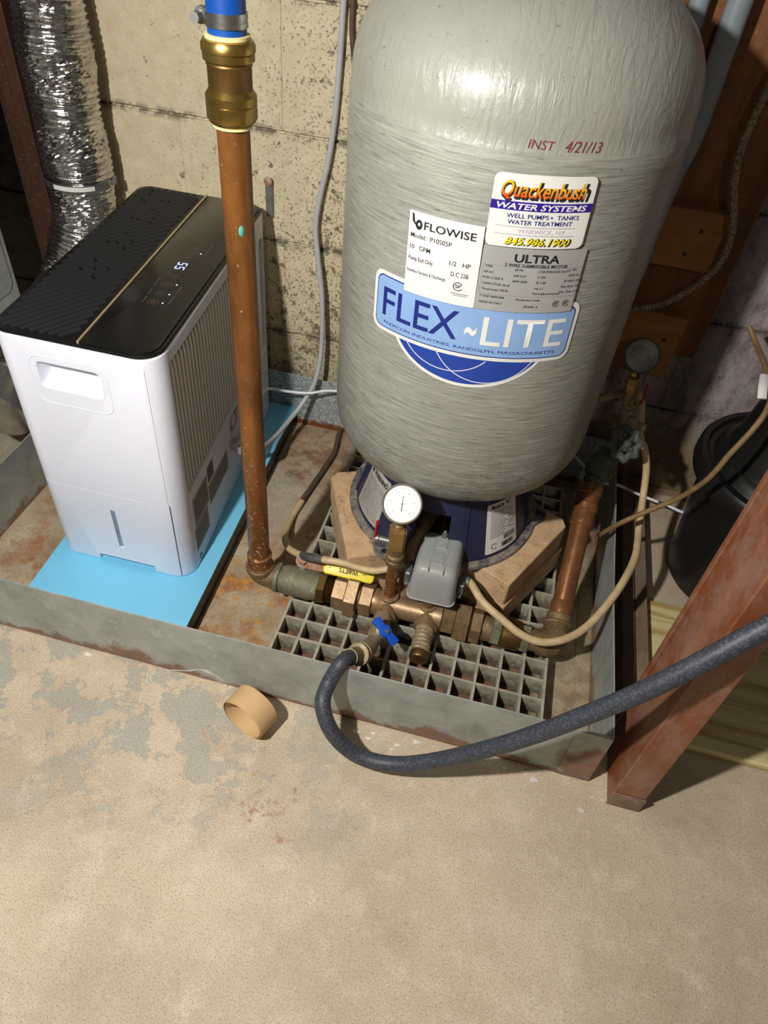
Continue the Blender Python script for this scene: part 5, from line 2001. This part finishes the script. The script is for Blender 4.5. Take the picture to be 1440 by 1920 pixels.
def build_cables():
    # left cable from the switch, with a wrap of black tape, going behind the tank
    t = thing('electric_cable', 'cream and brown cable from the grey switch past the yellow lever to behind the tank', 'cable', (-0.3, 0.9, 0.01))
    a = [(SWX - 0.050, SWY - 0.003, 0.142), (SWX - 0.062, SWY - 0.004, 0.145), pz(700, 1070, 0.140), pz(640, 1055, 0.136), pz(592, 1047, 0.130), pz(565, 1041, 0.110), pz(540, 1026, 0.075), pz(535, 1003, 0.035), pz(548, 970, 0.012), pz(566, 940, 0.012), pz(590, 905, 0.011), pz(612, 873, 0.010), pz(628, 845, 0.010), pz(640, 800, 0.012), (-0.31, 1.262, 0.06), (-0.31, 1.285, 0.20)]
    allp = [Vector(p) for p in a]
    k = 9
    b = B()
    b.tube(catmull(allp, 10)[:k * 10 + 1], 0.0062, 14, smooth=False)
    part('light_sheath', b, 'cable_tan', t)
    b = B()
    b.tube(catmull(allp, 10)[k * 10:], 0.0060, 14, smooth=False)
    part('dark_sheath', b, 'cable_dark', t)
    b = B()
    b.tube(catmull(allp, 10)[37:50], 0.0078, 14, smooth=False)
    part('tape_wrap', b, 'tape', t)
    # right cable
    pts = [(SWX + 0.052, SWY - 0.002, 0.142), (SWX + 0.060, SWY - 0.003, 0.142), pz(905, 1128, 0.138), pz(940, 1160, 0.128), pz(975, 1188, 0.118), pz(1015, 1204, 0.112), pz(1060, 1198, 0.112), pz(1100, 1175, 0.118), pz(1140, 1132, 0.135), pz(1172, 1085, 0.148), pz(1192, 1040, 0.155), pz(1198, 990, 0.16), py(1206, 930, 1.05), py(1212, 880, 1.07), py(1208, 840, 1.085), py(1200, 818, 1.10), (0.258, 1.19, 0.31), (0.21, 1.26, 0.24)]
    cable('right_electric_cable', pts, 0.0066, 'cable_tan', 'cream cable looping from the grey switch over the right elbow and the pan rim')
    # thin brown cable from the far right down over the bin lid to the pan rim
    pts = [py(1405, 613, 1.20), py(1418, 645, 1.17), py(1436, 690, 1.08), py(1448, 730, 1.02), py(1438, 768, 0.985), py(1412, 805, 0.965), py(1370, 850, 0.950), py(1325, 900, 0.950), py(1270, 935, 0.965), py(1210, 960, 0.965), py(1165, 980, 0.960), pz(1124, 1003, 0.125)]
    cable('thin_brown_cable', pts, 0.0045, 'cable_brown', 'thin brown cable draped over the black bin down to the pan rim')
    b = B()
    b.tube([py(1434, 705, 1.04), py(1431, 725, 1.015), py(1429, 748, 1.00)], 0.007, 10, flat=0.5)
    # braided cable on the boards
    pts = [(0.29, 1.20, 1.6), (0.288, 1.195, 1.1), py(1480, 90, 1.19), py(1440, 165, 1.19), py(1405, 240, 1.19), py(1386, 290, 1.19), py(1376, 350, 1.192), py(1374, 420, 1.192), py(1362, 470, 1.192), py(1335, 510, 1.192), py(1290, 545, 1.192), py(1240, 570, 1.195), py(1190, 580, 1.20), py(1150, 585, 1.21)]
    b2 = B()
    cp = catmull([Vector(p) for p in pts], 24)
    b2.tube(cp, lambda s: 0.0058 + 0.0006 * math.sin(s * 560), 12, smooth=False)
    o = part('braided_cable', b2, 'braid')
    tag(o, 'braided grey-brown cable curving across the brown boards', 'cable')
    o2 = part('plastic_tag', b, 'label_white')
    tag(o2, 'small white plastic tag on the brown cable above the black bin', 'tag')
    # grey power cord up the wall
    tl = thing('power_cord', 'smooth light grey power cord running up the cream wall from the dehumidifier', 'power cord', (-0.4, 1.2, 0.06))
    pts = [(-0.478, 0.985, 0.160), (-0.468, 0.975, 0.150), pz(450, 838, 0.150), pz(490, 838, 0.120), pz(515, 820, 0.085), pz(545, 785, 0.080), py(570, 752, 1.225), py(592, 712, 1.245), py(603, 650, 1.262), py(604, 560, 1.272), py(596, 480, 1.278), py(592, 425, 1.282), py(600, 370, 1.284), py(616, 300, 1.286), py(628, 220, 1.288), py(636, 130, 1.288), py(642, 40, 1.288), (-0.358, 1.288, 1.0), (-0.355, 1.288, 1.6)]
    b = B()
    b.tube(pts, 0.0052, 14, n=10)
    part('cord', b, 'cord_grey', tl)
    # dark cable beside the tank, high on the wall
    cable('dark_wall_cable', [(-0.349, 1.293, 1.6), (-0.350, 1.293, 0.95), (-0.349, 1.293, 0.85), (-0.344, 1.293, 0.76), (-0.30, 1.292, 0.6), (-0.29, 1.292, 0.45), (-0.30, 1.288, 0.24)], 0.0045, 'cable_dark', 'dark brown cable on the wall beside the upper left of the tank')
    # white tube behind everything
    pts = [(-0.4635, 1.03, 0.195), (-0.455, 1.08, 0.180), py(500, 730, 1.18), py(540, 734, 1.21), py(580, 737, 1.22), py(628, 733, 1.23), (-0.20, 1.235, 0.155), (0.0, 1.24, 0.14), (0.15, 1.24, 0.125), py(1120, 899, 1.20), py(1160, 910, 1.18), py(1200, 928, 1.165), py(1245, 945, 1.155), py(1300, 962, 1.15), (0.47, 1.245, 0.10), (0.62, 1.26, 0.04)]
    cable('white_tube', pts, 0.0030, 'tube_white', 'thin white tube running behind the tank from the dehumidifier to the bin', 'tube')


build_cables()


# ------------------------------------------------------------------ right side: boards, conduit, bin, post, sill
def build_right():
    t = thing('wall_board', 'wide brown board standing on the right of the back wall behind the grey conduits', 'board', (0.24, 1.27, 0.37))
    b = B()
    b.box(0.125, 0.341, 1.245, 1.299, 0.372, 2.1, 0.002)
    part('plank', b, 'wood_brown', t)
    def scrap(name, x0, x1, z0, z1, y0, y1, label, rot=0.0, nails=()):
        tt = thing(name, label, 'wood scrap', ((x0 + x1) / 2, y1, z0))
        cx, cz = (x0 + x1) / 2, (z0 + z1) / 2
        mx = Matrix.Translation((cx, 0, cz)) @ Matrix.Rotation(rot, 4, 'Y') @ Matrix.Translation((-cx, 0, -cz))
        bb = B()
        bb.box(x0, x1, y0, y1, z0, z1, 0.0015, mx)
        part('wood_piece', bb, 'wood_orange', tt)
        for (x, z) in nails:
            bb = B()
            bb.lathe([(0.0035, 0), (0.0035, 0.001)], axis_mx(mx @ Vector((x, y0 - 0.0002, z)), (0, -1, 0)), 10)
            part('nail_head', bb, 'ink', tt)
    scrap('wood_scrap', 0.15, 0.297, 0.54, 0.635, 1.222, 1.2445, 'short orange-brown wood piece with two nails crossing the wide board', 0.0, ((0.262, 0.605), (0.250, 0.565)))
    scrap('lower_wood_scrap', 0.17, 0.298, 0.335, 0.455, 1.224, 1.2445, 'orange-brown wood piece at the foot of the wide board behind the rear gauge', 0.03, ((0.272, 0.41),))
    for nm, lb, pts in (('grey_conduit', 'thick grey plastic conduit in front of the brown board, nearest the right edge', [(0.196, 1.212, 1.7), (0.196, 1.212, 1.0), (0.196, 1.212, 0.85), (0.196, 1.212, 0.74), (0.186, 1.212, 0.66), (0.178, 1.212, 0.45), (0.176, 1.212, 0.28)]),
                        ('thin_grey_conduit', 'grey plastic conduit partly hidden by the top right of the tank', [(0.145, 1.222, 1.7), (0.147, 1.222, 1.0), (0.146, 1.222, 0.80), (0.130, 1.222, 0.5)])):
        tt = thing(nm, lb, 'conduit', (pts[-1][0], pts[-1][1], pts[-1][2]))
        bb = B()
        bb.tube(pts, 0.0165 if 'thin' not in nm else 0.013, 24, n=8)
        pp = part('tube', bb, 'pvc', tt)
        if 'thin' not in nm:
            bb = B()
            bb.lathe([(0.0172, 0), (0.019, 0.001), (0.019, 0.045), (0.0172, 0.046)], axis_mx((0.180, 1.212, 0.525), (0.03, 0, 1)), 24)
            part('coupling', bb, 'pvc', tt)

    # black bin with lid
    bx, by = 0.541, 1.088
    t = thing('black_bin', 'round black plastic bin with a domed lid in the right corner', 'bin', (bx, by, 0.0))
    mx = Matrix.Translation((bx, by, 0))
    b = B()
    b.lathe([(0.118, 0.001), (0.126, 0.008), (0.148, 0.250), (0.153, 0.262), (0.150, 0.262), (0.120, 0.012)], mx, 64, True, True)
    part('bucket', b, 'bin', t)
    b = B()
    b.lathe([(0.158, 0.250), (0.168, 0.252), (0.171, 0.262), (0.170, 0.284), (0.166, 0.290), (0.156, 0.290), (0.152, 0.283), (0.143, 0.283), (0.139, 0.290), (0.134, 0.299), (0.126, 0.303), (0.121, 0.315), (0.106, 0.412), (0.098, 0.426), (0.07, 0.429), (0.064, 0.422), (0.0, 0.422)], mx, 72, False, True)
    part('lid', b, 'bin', t)

    # sill boards on the floor right of the pan
    for nm, x0, x1, z1, lb in (('sill_board', 0.3135, 0.3375, 0.040, 'long narrow dirty wood strip lying right of the pan, the left one of the pair'),
                               ('outer_sill_board', 0.3395, 0.362, 0.037, 'long narrow dirty wood strip lying right of the pan, the one nearer the black bin')):
        b = B()
        b.box(x0, x1, 0.668, 1.298, 0.0005, z1, 0.002)
        o = part(nm, b, 'wood_sill')
        tag(o, lb, 'wood strip')
    # brown post
    t = thing('brown_post', 'reddish brown wooden post at the lower right with the hose across it', 'post', (0.326, 0.60, 0.0))
    b = B()
    b.box(0.303, 0.349, 0.5455, 0.634, 0.0, 2.1, 0.0016)
    part('front_stud', b, 'wood_post', t)
    b = B()
    b.box(0.3055, 0.347, 0.6345, 0.655, 0.0, 2.1, 0.0012)
    part('trim_strip', b, 'wood_post', t)
    b = B()
    b.box(0.301, 0.349, 0.6555, 0.666, 0.0, 2.1, 0.0012)
    part('back_strip', b, 'wood_post', t)
    b = B()
    b.box(0.3015, 0.3505, 0.5435, 0.5453, 0.0, 0.038, 0.0006)
    part('foot_chip', b, 'wood_sill', t)
    # treated pine board flat on the floor
    b = B()
    b.box(0.368, 1.05, 0.668, 0.962, 0.0006, 0.018, 0.003)
    o = part('pine_board', b, 'pine')
    tag(o, 'pale yellow grained pine board lying on the floor behind the brown post', 'board')


build_right()


# ------------------------------------------------------------------ cardboard roll, paint chips
def build_small():
    d = Vector((0.34, 0.94, 0.0)).normalized()
    c = Vector((-0.262, 0.500, 0.0385))
    b = B()
    b.lathe([(0.0375, 0), (0.0385, 0.0004), (0.0385, 0.0366), (0.0375, 0.037), (0.0358, 0.037), (0.0358, 0)], axis_mx(c, d), 64, False, False)
    # close the ring
    o = part('cardboard_roll', b, 'card')
    tag(o, 'empty brown cardboard tape core standing on the concrete before the pan', 'tape roll core')
    rnd = random.Random(11)
    b = B()
    spots = [(690, 1385), (745, 1397), (780, 1388), (640, 1350), (668, 1372), (700, 1375), (860, 1420), (905, 1432), (945, 1440), (985, 1452), (1000, 1462), (1110, 1495), (1130, 1500), (990, 1398), (172, 1218), (735, 1405), (655, 1392), (1090, 1520)]
    for (u, v) in spots:
        p = pz(u, v, 0.0005)
        if p.y > 0.562 and p.x < 0.28:
            p.y = 0.560
        s = rnd.uniform(0.003, 0.008)
        pts = []
        for k in range(7):
            a = 2 * math.pi * k / 7
            q = s * rnd.uniform(0.4, 1.0)
            pts.append((p.x + q * math.cos(a) * 1.3, p.y + q * math.sin(a) * 0.7))
        b.prism(pts, 0.0003, 0.0012)
    o = part('paint_chips', b, simple('white_paint_chip', 'E0DCD2', 0.7))
    tag(o, 'small flaked white paint chips scattered along the front of the pan', 'paint chips', kind='stuff')


build_small()
